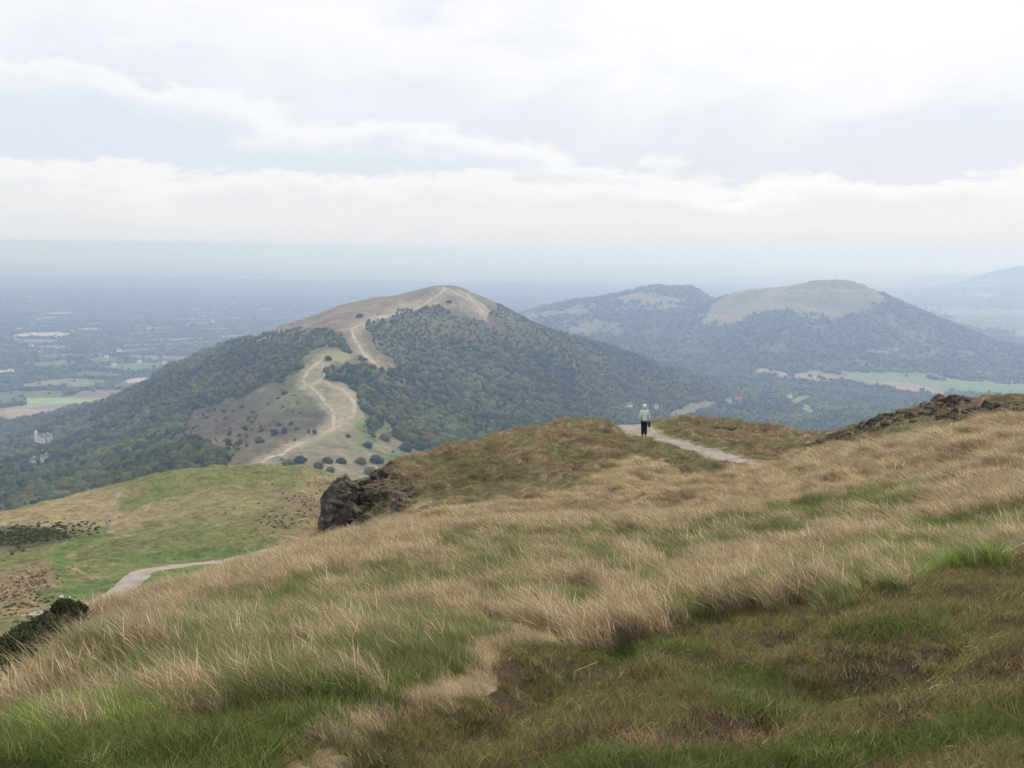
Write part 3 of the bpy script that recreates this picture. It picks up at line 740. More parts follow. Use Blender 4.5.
# sparse scrub inside the bracken
br = inpoly(hpx, hpy, [(190,412),(250,395),(262,420),(300,425),(320,432),(250,465),(180,440)]) & (hy > 600)
den = np.where(br, np.where(fbm(hx / 45, hy / 45, 176, 3) > .1, .16, .02), den)
for p_ in ((45,437,26),(42,459,20),(645,408,16)):
    den = np.where((np.abs(hpx - p_[0]) < p_[2] * .38) & (hpy > p_[1] - 4) & (hpy < p_[1] + 14), 0, den)
kp = RS.rand(len(hx)) < den
hx, hy, hz, hpx, hpy = (a[kp] for a in (hx, hy, hz, hpx, hpy))
jk = fbm(hx / 140, hy / 140, 181, 3) + .35 * RS.randn(len(hx))
hk = np.where(jk < -.35, 1, np.where(jk < .05, 0, np.where(jk < .3, 4, np.where(jk < .62, 2, 3))))
hk = np.where(RS.rand(len(hx)) < .035, 5, hk)
hs = RS.uniform(.6, 1.2, len(hx)) * (1 - .5 * sst(-175, -90, hz - EYE)) * np.where(br[kp], .55, 1) * (1 - .35 * thin_[kp])

gx, gy, gz, gpx, gpy = scat(700000, 3300, 6600)
i = thin(gx, gy, 11); gx, gy, gz, gpx, gpy = (a[i] for a in (gx, gy, gz, gpx, gpy))
op, ci, hdd, bg = woodC(gx, gy, gpx, gpy); onp = (gz - EYE < -352); iw = (ci * 97 % 1 < .42 + .3 * bg)
den = np.where(onp, np.where(iw, .85, np.where(hdd < 14, .85, .01)), .95 - .75 * sst(.0, .4, fbm(gx / 150, gy / 150, 191, 4)))
openhill = op & (gpy < 345)
den = np.where(op, np.where(openhill, .10 + .35 * sst(.0, .4, fbm(gx / 70, gy / 70, 193, 4)), np.where(hdd < 10, .25, 0.0)), den)
kp = RS.rand(len(gx)) < den
oh = openhill[kp]; gx, gy, gz = gx[kp], gy[kp], gz[kp]; gpx = gpx[kp]; gpy = gpy[kp]
gk = RS.choice([0, 1, 1, 4, 3, 2], len(gx)); gs = RS.uniform(.7, 1.35, len(gx)) * np.where(oh, .28, 1)
qx, qy, qz, qpx, qpy = scat(900000, 6600, 12500)
i = thin(qx, qy, 16); qx, qy, qz = (a[i] for a in (qx, qy, qz)); qpx, qpy = project(qx, qy, qz)
op, ci, hdd, bg = woodC(qx, qy, qpx, qpy); iw = (ci * 97 % 1 < .42 + .3 * bg)
kp = RS.rand(len(qx)) < np.where(iw, .8, np.where(hdd < 16, .9, .01)) * (op == False)
qx, qy, qz = qx[kp], qy[kp], qz[kp]; qk = RS.choice([0, 1, 1, 2], len(qx)); qs = RS.uniform(1.0, 1.6, len(qx))

# low scrub on the slopes
bx_, by_, bz_, bpx_, bpy_ = scat(260000, 600, 2600)
i = thin(bx_, by_, 4.2); bx_, by_, bz_, bpx_, bpy_ = (a[i] for a in (bx_, by_, bz_, bpx_, bpy_))
bo, _1, _2, _3 = woodC(bx_, by_, bpx_, bpy_)
cl2 = fbm(bx_ / 35, by_ / 35, 211, 4)
bden = np.where(bo, .30 * sst(.12, .5, cl2) * (bpy_ > 312) * (np.abs(bpx_ - 335) > 28), .30 + .4 * sst(-.2, .4, cl2)) * ((bz_ - EYE) > -345)
for pts, w in RIDGE_PATHS: bden = bden * (dseg(bx_, by_, [tuple(P(*c)[:2]) for c in pts]) > 9)
kp = RS.rand(len(bx_)) < bden
bx_, by_, bz_ = bx_[kp], by_[kp], bz_[kp]; bs_ = RS.uniform(.18, .55, len(bx_)) * np.where(bo[kp], .6, 1)
# nearest visible trees become things
order = np.argsort(hy)
ind = []
inview = (hpx > -5) & (hpx < 1030) & (hpy > 300)
for j in order:
    if len(ind) >= 262: break
    if not inview[j]: continue
    if visible((hx[j], hy[j], hz[j] + 7 * hs[j])): ind.append(j)
taken = np.zeros(len(hx), bool); taken[ind] = True
tree_col = bpy.data.collections.new('woodland_kinds')
SRC = []
def side_words(px_, y_):
    if px_ < 215: return 'in the wood on the lower left slope of the ridge'
    if px_ < 370: return 'on the open ridge beside the worn path'
    if px_ < 560: return 'on the shaded right flank of the ridge hill'
    return 'in the wooded valley to the right of the ridge hill'
for j in ind:
    k = KINDS[hk[j]]
    o = bpy.data.objects.new('conifer_tree' if k[3] else 'broadleaf_tree', TREE_ME[hk[j]]); COL.objects.link(o)
    o.location = (hx[j], hy[j], hz[j] - .3); o.rotation_euler = (0, 0, RS.rand() * 6.28)
    s = hs[j]; o.scale = (s * RS.uniform(.9, 1.15), s * RS.uniform(.9, 1.15), s * RS.uniform(.85, 1.15))
    w = side_words(hpx[j], hy[j])
    tag(o, k[4] + ' ' + w, 'tree', k[4] + 's ' + w)

# ------------------------------------------------------------------ instancer (for stuff only)
def instancer(name, pts, rot, scl, idx, meshes, base_mat=None):
    c = bpy.data.collections.new(name + '_kinds')
    for i_, me in enumerate(meshes):
        so = bpy.data.objects.new('%s_kind_%02d' % (name, i_), me); c.objects.link(so)
    me = bpy.data.meshes.new(name)
    me.vertices.add(len(pts)); me.vertices.foreach_set('co', np.ascontiguousarray(pts, np.float32).ravel())
    a = me.attributes.new('rot', 'FLOAT_VECTOR', 'POINT'); a.data.foreach_set('vector', np.ascontiguousarray(rot, np.float32).ravel())
    a = me.attributes.new('scl', 'FLOAT_VECTOR', 'POINT'); a.data.foreach_set('vector', np.ascontiguousarray(scl, np.float32).ravel())
    a = me.attributes.new('idx', 'INT', 'POINT'); a.data.foreach_set('value', np.ascontiguousarray(idx, np.int32))
    o = bpy.data.objects.new(name, me); COL.objects.link(o)
    ng = bpy.data.node_groups.new(name, 'GeometryNodeTree')
    ng.interface.new_socket('Geometry', in_out='INPUT', socket_type='NodeSocketGeometry')
    ng.interface.new_socket('Geometry', in_out='OUTPUT', socket_type='NodeSocketGeometry')
    N = ng.nodes; L = ng.links
    gi = N.new('NodeGroupInput'); go = N.new('NodeGroupOutput')
    ip = N.new('GeometryNodeInstanceOnPoints'); ci_ = N.new('GeometryNodeCollectionInfo')
    ci_.inputs['Collection'].default_value = c; ci_.inputs['Separate Children'].default_value = True; ci_.inputs['Reset Children'].default_value = True
    def na(nm, ty):
        q = N.new('GeometryNodeInputNamedAttribute'); q.data_type = ty; q.inputs['Name'].default_value = nm; return q.outputs['Attribute']
    ip.inputs['Pick Instance'].default_value = True
    L.new(gi.outputs[0], ip.inputs['Points']); L.new(ci_.outputs[0], ip.inputs['Instance'])
    L.new(na('idx', 'INT'), ip.inputs['Instance Index']); L.new(na('rot', 'FLOAT_VECTOR'), ip.inputs['Rotation']); L.new(na('scl', 'FLOAT_VECTOR'), ip.inputs['Scale'])
    L.new(ip.outputs[0], go.inputs[0])
    md = o.modifiers.new('scatter', 'NODES'); md.node_group = ng
    return o

def s3(s, j=.12):
    n = len(s); return np.stack([s * RS.uniform(1 - j, 1 + j, n), s * RS.uniform(1 - j, 1 + j, n), s * RS.uniform(1 - j, 1 + j, n)], 1)
def rz(n, tilt=0):
    return np.stack([RS.randn(n) * tilt, RS.randn(n) * tilt, RS.rand(n) * 6.283], 1)
FARTREE = [tree_mesh('far_tree_mesh', 300 + i, k[1], k[2], k[0], k[3], leaves=220, lobes=6, leaf=.8) for i, k in enumerate(KINDS)]
LOWB = [tree_mesh('scrub_mesh', 430 + i, 9.5, 6.0, k, leaves=160, lobes=4, leaf=.9, low=1.0) for i, k in enumerate(('dark', 'mid', 'rust', 'rust', 'mid'))]
o = instancer('hillside_scrub', np.stack([bx_, by_, bz_ - .2], 1), rz(len(bx_), .05), s3(bs_, .3), RS.randint(0, 5, len(bx_)), LOWB)
tag(o, 'low scrub, gorse and bracken scattered over the ridge slopes', 'scrub', kind='stuff'); print('scrub', len(bx_))
hh = []
for (cx, cy_, rx_, ry_, ro, n_, s0, s1, ks) in ((18,536,34,5,-6,900,.025,.065,(0,0,1)), (25,586,24,9,-20,420,.012,.035,(2,3,2)), (285,520,22,7,0,170,.02,.05,(2,3,1)), (312,503,22,4,20,120,.02,.05,(2,3,0)),
        (20,607,26,6,-10,90,.02,.05,(2,1,3)), (330,485,17,5,15,90,.02,.045,(3,2)), (210,500,34,10,0,110,.015,.03,(1,2))):
    for q in range(n_):
        u = RS.randn() * rx_; v = RS.randn() * ry_; c_ = math.cos(R(ro)); s_ = math.sin(R(ro))
        p = hit(cx + u * c_ - v * s_, cy_ + u * s_ + v * c_, 'B')
        if p is None or p.y < 100 or p.y > 300: continue
        hh.append((p.x, p.y, p.z - .05, RS.uniform(s0, s1), ks[RS.randint(len(ks))]))
hh = np.array(hh)
o = instancer('heather', hh[:, :3], rz(len(hh), .05), s3(hh[:, 3], .3), hh[:, 4].astype(int), LOWB)
tag(o, 'dark heather and rusty bracken growing in patches on the green spur', 'heather', kind='stuff')
rest = ~taken
X = np.stack([hx[rest], hy[rest], hz[rest] - .3], 1)
o = instancer('ridge_woodland', X, rz(len(X), .03), s3(hs[rest]), hk[rest], TREE_ME)
tag(o, 'dense mixed green woodland covering the ridge slopes', 'woodland', kind='stuff')
X = np.stack([gx, gy, gz - .3], 1); o = instancer('far_woodland', X, rz(len(X)), s3(gs), gk, FARTREE)
tag(o, 'hazy woodland covering the distant hills beyond the ridge', 'woodland', kind='stuff')
X = np.stack([qx, qy, qz - .3], 1); o = instancer('hedgerow_trees', X, rz(len(X)), s3(qs), qk, FARTREE)
tag(o, 'hedgerows and copses of the hazy plain', 'hedgerow trees', kind='stuff')
print('trees', len(hx), len(gx), len(qx))

# single trees and bushes that stand out
BUSH_ME = [tree_mesh('bush_mesh', 400 + i, 8.5, 7.2, k, leaves=800, lobes=10, low=1.0) for i, k in enumerate(('dark', 'mid', 'rust', 'pale'))]
SINGLE = [  # px, py of the foot, width px, kind, label
 (327,463,10,0,'dark round bush at the foot of the ridge, left of the paired bushes'),
 (341,463,9,0,'dark upright bush between two bushes below the worn ridge path'),
 (331,472,9,1,'low green bush just above the green knoll skyline'),
 (300,463,12,0,'dark bush leftmost of the row below the worn ridge path'),
 (318,468,10,1,'mid green bush in the row below the worn ridge path'),
 (361,464,11,1,'grey green bush left of the dark bush pair above the rock outcrop'),
 (376,463,13,0,'dark bush above the rock outcrop, right of the grey green one'),
 (368,447,9,0,'dark bush standing alone on the green meadow edge'),
 (407,451,14,0,'round dark tree, left one of the pair on the green meadow'),
 (420,449,13,0,'round dark tree, right one of the pair on the green meadow'),
 (431,443,14,2,'brownish round tree beyond the paired meadow trees'),
 (348,437,5,0,'tiny dark bush beside the forked ridge path'),
 (282,383,8,0,'small dark bush at the left edge of the ridge pasture'),
 (285,394,6,0,'small round bush standing alone in the ridge pasture'),
 (278,399,4,1,'tiny bush below the lone bush of the ridge pasture'),
 (299,369,12,1,'green bush where the ridge path forks below the shoulder'),
 (328,360,7,0,'dark bush just under the pale shoulder of the ridge'),
 (449,303,5,0,'small dark bush just below the bare summit'),
 (360,317,6,0,'dark bush beside the path below the summit slope'),
 (385,440,11,1,'mid green bush on the meadow left of the round pair'),
 (370,474,12,3,'pale green low bush right behind the rock outcrop'),
 (259,443,10,0,'dark bush in the brown bracken left of the ridge path'),
]
for i_, (a, b_, w, k, lab) in enumerate(SINGLE):
    p = hit(a, b_, 'C')
    if p is None: continue
    o = bpy.data.objects.new('bush' if 'bush' in lab else 'broadleaf_tree', BUSH_ME[k]); COL.objects.link(o)
    s = w / F * p.y / 8.0; o.scale = (s, s, s); o.location = (p.x, p.y, p.z - .4); o.rotation_euler = (0, 0, i_ * 1.3)
    tag(o, lab, 'bush' if 'bush' in lab else 'tree')

# ------------------------------------------------------------------ rocks
m_rock, nt, b = mat('rock'); N = nt.nodes; L = nt.links
tc = N.new('ShaderNodeNewGeometry'); n_ = N.new('ShaderNodeTexNoise'); n_.inputs['Scale'].default_value = 2.2; n_.inputs['Detail'].default_value = 8; n_.inputs['Roughness'].default_value = .7
L.new(tc.outputs['Position'], n_.inputs['Vector']); cr = N.new('ShaderNodeValToRGB')
cr.color_ramp.elements[0].position = .34; cr.color_ramp.elements[0].color = (.030, .024, .02, 1); cr.color_ramp.elements[1].position = .76; cr.color_ramp.elements[1].color = (.34, .31, .29, 1)
e = cr.color_ramp.elements.new(.52); e.color = (.095, .078, .068, 1)
L.new(n_.outputs['Fac'], cr.inputs[0])
sx_ = N.new('ShaderNodeSeparateXYZ'); L.new(tc.outputs['Normal'], sx_.inputs[0]); n2_ = N.new('ShaderNodeTexNoise'); n2_.inputs['Scale'].default_value = 1.3; n2_.inputs['Detail'].default_value = 6; L.new(tc.outputs['Position'], n2_.inputs['Vector'])
ad_ = N.new('ShaderNodeMath'); L.new(sx_.outputs[2], ad_.inputs[0]); L.new(n2_.outputs['Fac'], ad_.inputs[1]); mm_ = N.new('ShaderNodeMapRange'); mm_.inputs[1].default_value = 1.15; mm_.inputs[2].default_value = 1.4; L.new(ad_.outputs[0], mm_.inputs[0])
mo_ = N.new('ShaderNodeMix'); mo_.data_type = 'RGBA'; L.new(mm_.outputs[0], mo_.inputs['Factor']); L.new(cr.outputs[0], mo_.inputs['A']); mo_.inputs['B'].default_value = (.15, .125, .06, 1)
L.new(mo_.outputs['Result'], b.inputs['Base Color'])
v_ = N.new('ShaderNodeTexNoise'); v_.inputs['Scale'].default_value = 9; v_.inputs['Detail'].default_value = 6; L.new(tc.outputs['Position'], v_.inputs['Vector'])
bb = N.new('ShaderNodeBump'); bb.inputs['Strength'].default_value = .9; bb.inputs['Distance'].default_value = .25; L.new(v_.outputs['Fac'], bb.inputs['Height']); L.new(bb.outputs[0], b.inputs['Normal'])

def rock_part(seed, r, sub=ICO4):
    rs = np.random.RandomState(seed); V, Fc = sub
    nrm = rs.randn(16, 3); nrm /= np.linalg.norm(nrm, axis=1)[:, None]; off = rs.uniform(.50, 1.0, 16)
    dd = V @ nrm.T; t = np.where(dd > .05, off / np.maximum(dd, .05), 9).min(1); t = np.minimum(t, 1.25)
    q = V * t[:, None]
    nz = .16 * fbm(q[:, 0] * 2 + seed, q[:, 1] * 2 + q[:, 2] * 1.7, seed, 5) + .10 * ridged(q[:, 2] * 4 + q[:, 0], q[:, 1] * 3, seed + 3, 3)
    return q * (1 + nz)[:, None] * np.array(r), Fc

def rock_obj(name, parts, label, cat='rock', group=None, flat=True):
    Vs = []; Fs = []; n = 0; base = np.array(parts[0][0])
    for c, r, seed in parts:
        V, Fc = rock_part(seed, r); 
        a = seed * 1.7; M_ = np.array([[math.cos(a), -math.sin(a), 0], [math.sin(a), math.cos(a), 0], [0, 0, 1]])
        Vs.append(V @ M_.T + np.array(c) - base); Fs.append(Fc + n); n += len(V)
    me = newmesh(name, np.concatenate(Vs), np.concatenate(Fs)); me.polygons.foreach_set('use_smooth', np.zeros(len(me.polygons), bool))
    o = link(name, me, m_rock); o.location = base; tag(o, label, cat, group); return o

parts = []
rsx = np.random.RandomState(77)
OUTC = [(318,532),(328,512),(340,492),(352,484),(366,466),(384,460),(394,464),(400,474),(418,482),(422,498),(410,508),(396,512),(372,522),(352,534),(330,540)]
for i_, (a, b_, D_, r_) in enumerate(((372,498,48.4,(1.15,1.0,1.0)),(350,512,47.0,(.9,.9,.85)),(334,528,45.8,(.62,.7,.55)),(325,535,45.2,(.45,.5,.35)),(358,494,48.8,(.85,.9,.9)),(368,482,50.0,(.72,.9,.75)),
        (383,472,51.6,(.62,.8,.55)),(392,490,49.2,(.9,.9,.8)),(398,507,47.0,(.85,.8,.65)),(378,520,45.8,(.9,.8,.5)),(355,528,45.4,(.8,.8,.5)),(343,520,46.4,(.7,.8,.7)),(412,492,49.2,(.5,.5,.5)))):
    parts.append((P(a, b_ + 6, D_), r_, 460 + i_))
parts.append((P(341, 514, 46.2), (.62, .7, .95), 478)); parts.append((P(346, 500, 47.6), (.5, .7, .8), 479))
bigV = []; bigF = []; nb = 0
for c, r_, seed in parts:
    V, Fc = rock_part(seed, r_); a = seed * 1.7; M_ = np.array([[math.cos(a), -math.sin(a), 0], [math.sin(a), math.cos(a), 0], [0, 0, 1]])
    bigV.append(V @ M_.T + np.array(c)); bigF.append(Fc + nb); nb += len(V)
BV['R'] = BVHTree.FromPolygons(np.concatenate(bigV).tolist(), np.concatenate(bigF).tolist())
k_ = 0; tries = 0
while k_ < 95 and tries < 4000:
    tries += 1
    a = rsx.uniform(316, 428); b_ = rsx.uniform(456, 545); p = hit(a, b_, 'RA')
    if p is None or p.y < 40 or p.y > 56: continue
    if not inpoly(np.array([a]), np.array([b_]), OUTC)[0]: continue
    r_ = rsx.uniform(.10, .36); q_ = np.array(p) + np.array([0, r_ * .35, -r_ * .1])
    parts.append((tuple(q_), (r_ * rsx.uniform(.8, 1.6), r_ * .9, r_ * rsx.uniform(.45, .9)), 500 + k_)); k_ += 1
rock_obj('rock_outcrop', parts, 'dark craggy rock outcrop on the left end of the brown knoll', 'rock outcrop')

RR = [(803,448,.42),(812,443,.5),(822,438,.42),(833,440,.34),(846,429,.34),(858,427,.3),(874,413,.4),(893,407,.3),(905,403,.32),(926,400,.34),(942,396,.42),(958,395,.5),(972,408,.5),(988,404,.40),(1004,402,.4),(1020,400,.45),
      (990,412,.4),(1012,409,.5),(962,414,.32),(948,421,.28),
      (868,425,.32),(888,419,.32),(912,413,.34),(932,409,.36),(1006,416,.34)]
names = ['lowest dark rock at the left tip of the right hand ridge','broad dark rock second from the left tip of the right hand ridge','dark rock third from the left tip of the right hand ridge',
 'dark rock set in straw grass just right of the ridge tip rocks','small skyline rock partway up the right hand ridge','small rock below the skyline partway up the right hand ridge','flat topped rock on the rising skyline of the right hand ridge',
 'small rock right of the flat topped skyline rock','brown rock just before the ridge crest rocks','low crest rock left of the two highest ridge rocks','jagged rock, left one of the two highest crest rocks','largest jagged crest rock right before the notch in the skyline',
 'dark rock below the notch in the skyline','dark rock right of the skyline notch','wide dark rock near the right edge on the crest','large dark rock at the right edge of the picture on the crest',
 'low rock under the crest near the right edge','wide low rock under the crest at the right edge','small rock in the gully below the notch','lowest small rock in the gully below the notch',
 'low dark rock under the skyline left of the flat topped rock','low dark rock under the skyline below the flat topped rock','dark rock on the bank below the brown crest rock','dark rock on the bank below the low crest rock','dark rock at the foot of the bank near the right edge']
def zA1(x_, y_):
    g_ = ground('A', x_, y_); return g_ if g_ is not None else EYE - 8
for i_, (a, b_, r_) in enumerate(RR):
    p = hit(a, b_ + 5, 'A') or hit(a, b_ + 9, 'A')
    if p is None: continue
    r_ *= 1.0; c = (p.x, p.y, p.z - r_ * .08); rs = random.Random(i_)
    pr = [(c, (r_ * .85, r_ * .7, r_ * .6), 600 + i_)]
    for k in range(9):
        q_ = r_ * rs.uniform(.25, .7); dx = r_ * rs.uniform(-2.6, 2.6); dy = rs.uniform(-.35, .3); g_ = zA1(c[0] + dx, c[1] + dy)
        pr.append(((c[0] + dx, c[1] + dy, g_ - q_ * .12), (q_ * rs.uniform(.8, 1.5), q_, q_ * rs.uniform(.5, .95)), 640 + i_ * 7 + k))
    rock_obj('rock', pr, names[i_], 'rock', 'rocks along the right hand ridge')
for i_, (a, b_, r_, lab) in enumerate(((722,427,.34,'dark stone on the mound right of the footpath'),(709,430,.26,'dark flat stone left of the larger stone on the mound'),(734,429,.24,'small stone right of the larger stone on the mound'))):
    p = hit(a, b_, 'A')
    if p is not None: rock_obj('stone', [((p.x, p.y, p.z - .02), (r_ * 1.5, r_, r_ * .45), 700 + i_)], lab, 'stone')
m_pale = plain_mat('pale_stone', (.62, .60, .57), .8, .12, 4)
for i_, (a, b_, r_, lab) in enumerate(((61.5,598,.36,'pale topped boulder on the grass beside the lower track'),(69.5,599,.24,'smaller pale stone right of the pale topped boulder'))):
    p = hit(a, b_, 'B')
    if p is not None:
        o = rock_obj('boulder', [((p.x, p.y, p.z + .12), (r_, r_, r_ * .7), 720 + i_)], lab, 'boulder'); o.data.materials[0] = m_pale

# ------------------------------------------------------------------ grass
def blades(seed, n, rad, h0, h1, w, lean, spread, cols, seg=3, head=0.0, dx=-1.0):
    rs = np.random.RandomState(seed)
    Vs = np.zeros((n, 2 * seg + 1, 3)); Cs = np.zeros((n, 2 * seg + 1, 3))
    a = rs.rand(n) * 6.283; q = rad * np.sqrt(rs.rand(n)); bx = np.cos(a) * q; by = np.sin(a) * q
    h = rs.uniform(h0, h1, n); la = lean * rs.uniform(.5, 1.4, n); sa = rs.rand(n) * 6.283
    dxv = dx * la + spread * np.cos(sa) * rs.rand(n); dyv = spread * np.sin(sa) * rs.rand(n) - .15 * la
    fa = rs.rand(n) * 3.1416; wx_ = np.cos(fa); wy_ = np.sin(fa) * .6
    c = np.array(cols)[rs.randint(0, len(cols), n)] * rs.uniform(.6, 1.4, (n, 1))
    for s in range(seg + 1):
        t = s / seg
        cx = bx + dxv * h * t ** 1.7; cy = by + dyv * h * t ** 1.7; cz = h * (t - .22 * la * t * t) - .03
        ww = w * (1 - t) * .5
        if head and s == seg - 1: ww = ww + head * (rs.rand(n) > .35)
        if s == seg: Vs[:, -1] = np.stack([cx, cy, cz], 1)
        else:
            Vs[:, 2 * s] = np.stack([cx - wx_ * ww, cy - wy_ * ww, cz], 1); Vs[:, 2 * s + 1] = np.stack([cx + wx_ * ww, cy + wy_ * ww, cz], 1)
    Cs[:] = c[:, None, :]
    fs = []
    for s in range(seg):
        b0 = 2 * s
        if s == seg - 1: fs.append((b0, b0 + 1, b0 + 2))
        else: fs += [(b0, b0 + 1, b0 + 3), (b0, b0 + 3, b0 + 2)]
    fs = np.array(fs)[None] + (np.arange(n) * (2 * seg + 1))[:, None, None]
    return Vs.reshape(-1, 3), fs.reshape(-1, 3), Cs.reshape(-1, 3)

m_grass = foliage_mat('grass_blades', (.78, .76, .72), .28, (1.18, 1.18, 1.14), attr=True, transl=.42, noise_sc=1.3)
def tuft(name, *a, **k):
    V, Fc, Cc = blades(*a, **k); me = newmesh(name, V, Fc); setcol(me, Cc); me.materials.append(m_grass); return me
sc1 = [(.66,.53,.36),(.57,.44,.29),(.76,.65,.47),(.44,.33,.21),(.58,.43,.30),(.44,.40,.22)]
gc1 = [(.20,.27,.075),(.15,.21,.06),(.28,.34,.10),(.17,.23,.08),(.50,.44,.28),(.32,.30,.15),(.20,.19,.10)]
gb1 = [(.25,.40,.06),(.20,.34,.05),(.31,.44,.08),(.18,.26,.08),(.38,.38,.18)]
tc1 = [(.22,.21,.085),(.32,.27,.13),(.46,.37,.21),(.16,.18,.06),(.18,.135,.07)]
tl1 = [(.29,.26,.14),(.40,.33,.21),(.21,.23,.10),(.28,.20,.13),(.34,.26,.17)]
tg1 = [(.12,.19,.045),(.17,.24,.06),(.10,.15,.04),(.34,.30,.15),(.20,.21,.08)]
tb1 = [(.18,.125,.070),(.26,.19,.11),(.12,.085,.045),(.40,.30,.19),(.16,.15,.06)]
STRAW_ME = [tuft('straw_tuft', 800 + i, 68, .19, .14, .58, .0055, .52, .5, sc1, head=.0038) for i in range(6)]
STRAWG_ME = [tuft('mixed_tuft', 810 + i, 66, .16, .15, .48, .0065, .55, .5, sc1 + gc1, head=.002) for i in range(3)]
GREEN_ME = [tuft('green_tuft', 820 + i, 62, .13, .14, .42, .0095, .5, .6, gc1) for i in range(4)]
GREENB_ME = [tuft('bright_tuft', 830 + i, 75, .12, .10, .3, .010, .35, .7, gb1) for i in range(3)]
TURF_ME = [tuft('turf_tuft', 840 + i, 52, .12, .04, .15, .009, .5, 1.0, c_) for i, c_ in enumerate((tc1, tc1, tb1, tg1, tl1))]

def scatterA(density_fn, n, D0, D1, a=31, p=1.0):
    t = RS.uniform(-math.tan(R(a)), math.tan(R(a)), n); yv = (RS.uniform(D0 ** (2 - p), D1 ** (2 - p), n)) ** (1 / (2 - p))
    return t * yv, yv
# p=1: constant count per unit depth x angle, so density falls with distance as pixels do
NT = 230000
gx_, gy_ = scatterA(None, NT, 5.0, 75)
gz_ = rbf = None
def zA(x, y):
    t = np.arctan2(x, y); r = np.hypot(x, y)
    thA = np.arctan2(TA.X[0], TA.Y[0]); thA[0] = -math.pi; rA = np.hypot(TA.X[:, 0], TA.Y[:, 0])
    ti = np.clip(np.interp(t, thA, np.arange(len(thA))), 0, len(thA) - 1.001); ri = np.clip(np.interp(r, rA, np.arange(len(rA))), 0, len(rA) - 1.001)
    a = ri.astype(int); b2 = ti.astype(int); fa = ri - a; fb = ti - b2; Z = TA.Z
    return (Z[a, b2] * (1 - fb) + Z[a, b2 + 1] * fb) * (1 - fa) + (Z[a + 1, b2] * (1 - fb) + Z[a + 1, b2 + 1] * fb) * fa
gz_ = zA(gx_, gy_); gpx, gpy = project(gx_, gy_, gz_)
sh, Z1, Z2, Z3, Z4, Z5, gb, wx, wy = zonesA(gx_, gy_, gpx, gpy)
pd = dseg(gx_, gy_, A_path)
dist = np.hypot(gx_, gy_)
n1 = fbm(gx_ / 1.5, gy_ / 1.5, 71, 5); n2 = fbm(gx_ / .45, gy_ / .45, 75, 4)
ru = RS.rand(NT)
okp = (pd > 1.35) & ~((gpx < 92) & (gpx > -90) & (gpy < 726 - .74 * gpx) & (gy_ < 32))
# tall straw
lowish = ell(gpx, gpy, 700, 500, 190, 20) * .5     # thin, scuffed straw in the middle distance
tall = ~sh & okp
gsel = tall & (ru < gb * .84)
bright = gsel & ((ell(wx, wy, 110, 722, 75, 22) > .4) | (ell(wx, wy, 940, 555, 110, 30, -10) * ru * 1.6 > .55) | (ell(wx, wy, 370, 632, 60, 12) > .5))
ssel = tall & ~gsel & (ru < .92 - lowish * .6 - .55 * sst(.25, .5, n1) * (dist > 27))
hmul = np.where(gpy > 752, .45, 1.0) * np.where(inpoly(gpx, gpy, [(200,820),(280,740),(400,680),(455,655),(500,625),(570,640),(480,710),(400,745),(330,820)]), .42, 1.0) * np.where(dist > 34, .75, 1.0) * (1 - .35 * sst(.1, .5, n1)) * (1 - .35 * ell(gpx, gpy, 620, 500, 240, 26)) * (1 + .15 * n2)
def place(sel, name, meshes, label, cat, sc, tilt=.12, zrot=.7, full=False):
    ii = np.where(sel)[0]
    X = np.stack([gx_[ii], gy_[ii], gz_[ii]], 1); n = len(ii)
    rot = np.stack([RS.randn(n) * tilt, RS.randn(n) * tilt - .10, (RS.rand(n) * 6.283 if full else RS.randn(n) * zrot)], 1)
    s = sc[ii] * RS.uniform(.75, 1.25, n)
    wide = np.clip(dist[ii] / 22, 1, 2.2)
    S = np.stack([s * wide, s * wide, s], 1)
    o = instancer(name, X, rot, S, RS.randint(0, len(meshes), n), meshes); tag(o, label, cat, kind='stuff'); print(name, n); return o
mixs = ssel & (RS.rand(NT) < .12 + .5 * gb + .18 * sst(-.1, .4, fbm(gx_ / 3, gy_ / 3, 201, 3)))
place(ssel & ~mixs, 'straw_grass', STRAW_ME, 'tall dry straw coloured grass bent by the wind', 'grass', hmul)
place(mixs, 'mixed_grass', STRAWG_ME, 'straw grass mixed with green blades on the slope', 'grass', hmul)
place(gsel & ~bright, 'green_grass', GREEN_ME, 'tall green grass in bands across the slope', 'grass', np.ones(NT) * np.where(dist > 25, 1.0, 1.1))
place(bright, 'bright_grass', GREENB_ME, 'bright green tussock grass', 'grass', np.ones(NT) * 1.2)
# short turf: three tones chosen by zone
hol = np.maximum.reduce([ell(wx, wy, 812, 648, 40, 12, 5), ell(wx, wy, 905, 690, 70, 20, -5), ell(wx, wy, 548, 668, 55, 16, -12), ell(wx, wy, 486, 692, 22, 10), ell(wx, wy, 620, 705, 50, 10, -5), ell(wx, wy, 980, 655, 40, 8, -5), ell(wx, wy, 720, 712, 60, 9, 0)]) * Z1 * sst(-.45, .1, n1 + .3)
ts = sh & okp & (ru < np.where(Z5, .42, .95)) & (RS.rand(NT) > hol * .72)
greenish = (Z2 & (n1 < .25)) | (Z1 & (np.maximum.reduce([ell(wx, wy, 820, 764, 330, 26, -3), ell(wx, wy, 640, 655, 70, 12) * .7, ell(wx, wy, 760, 690, 50, 16) * .5, ell(wx, wy, 900, 640, 60, 14, -10) * .4, ell(wx, wy, 640, 764, 110, 18)]) * 1.0 > RS.rand(NT) * .9))
brownish = (Z1 & (n1 + .4 * n2 + .25 * ell(wx, wy, 900, 690, 190, 45, -5) + .3 * ell(wx, wy, 560, 680, 90, 25, -10) > .34)) | ((Z3 | Z4 | Z5) & (n1 + .5 * n2 > .10))
farz = Z3 | Z4 | Z5
tsc = np.where(farz, .8, 1.0) * (1 + .5 * np.clip(n2, -.6, .8))
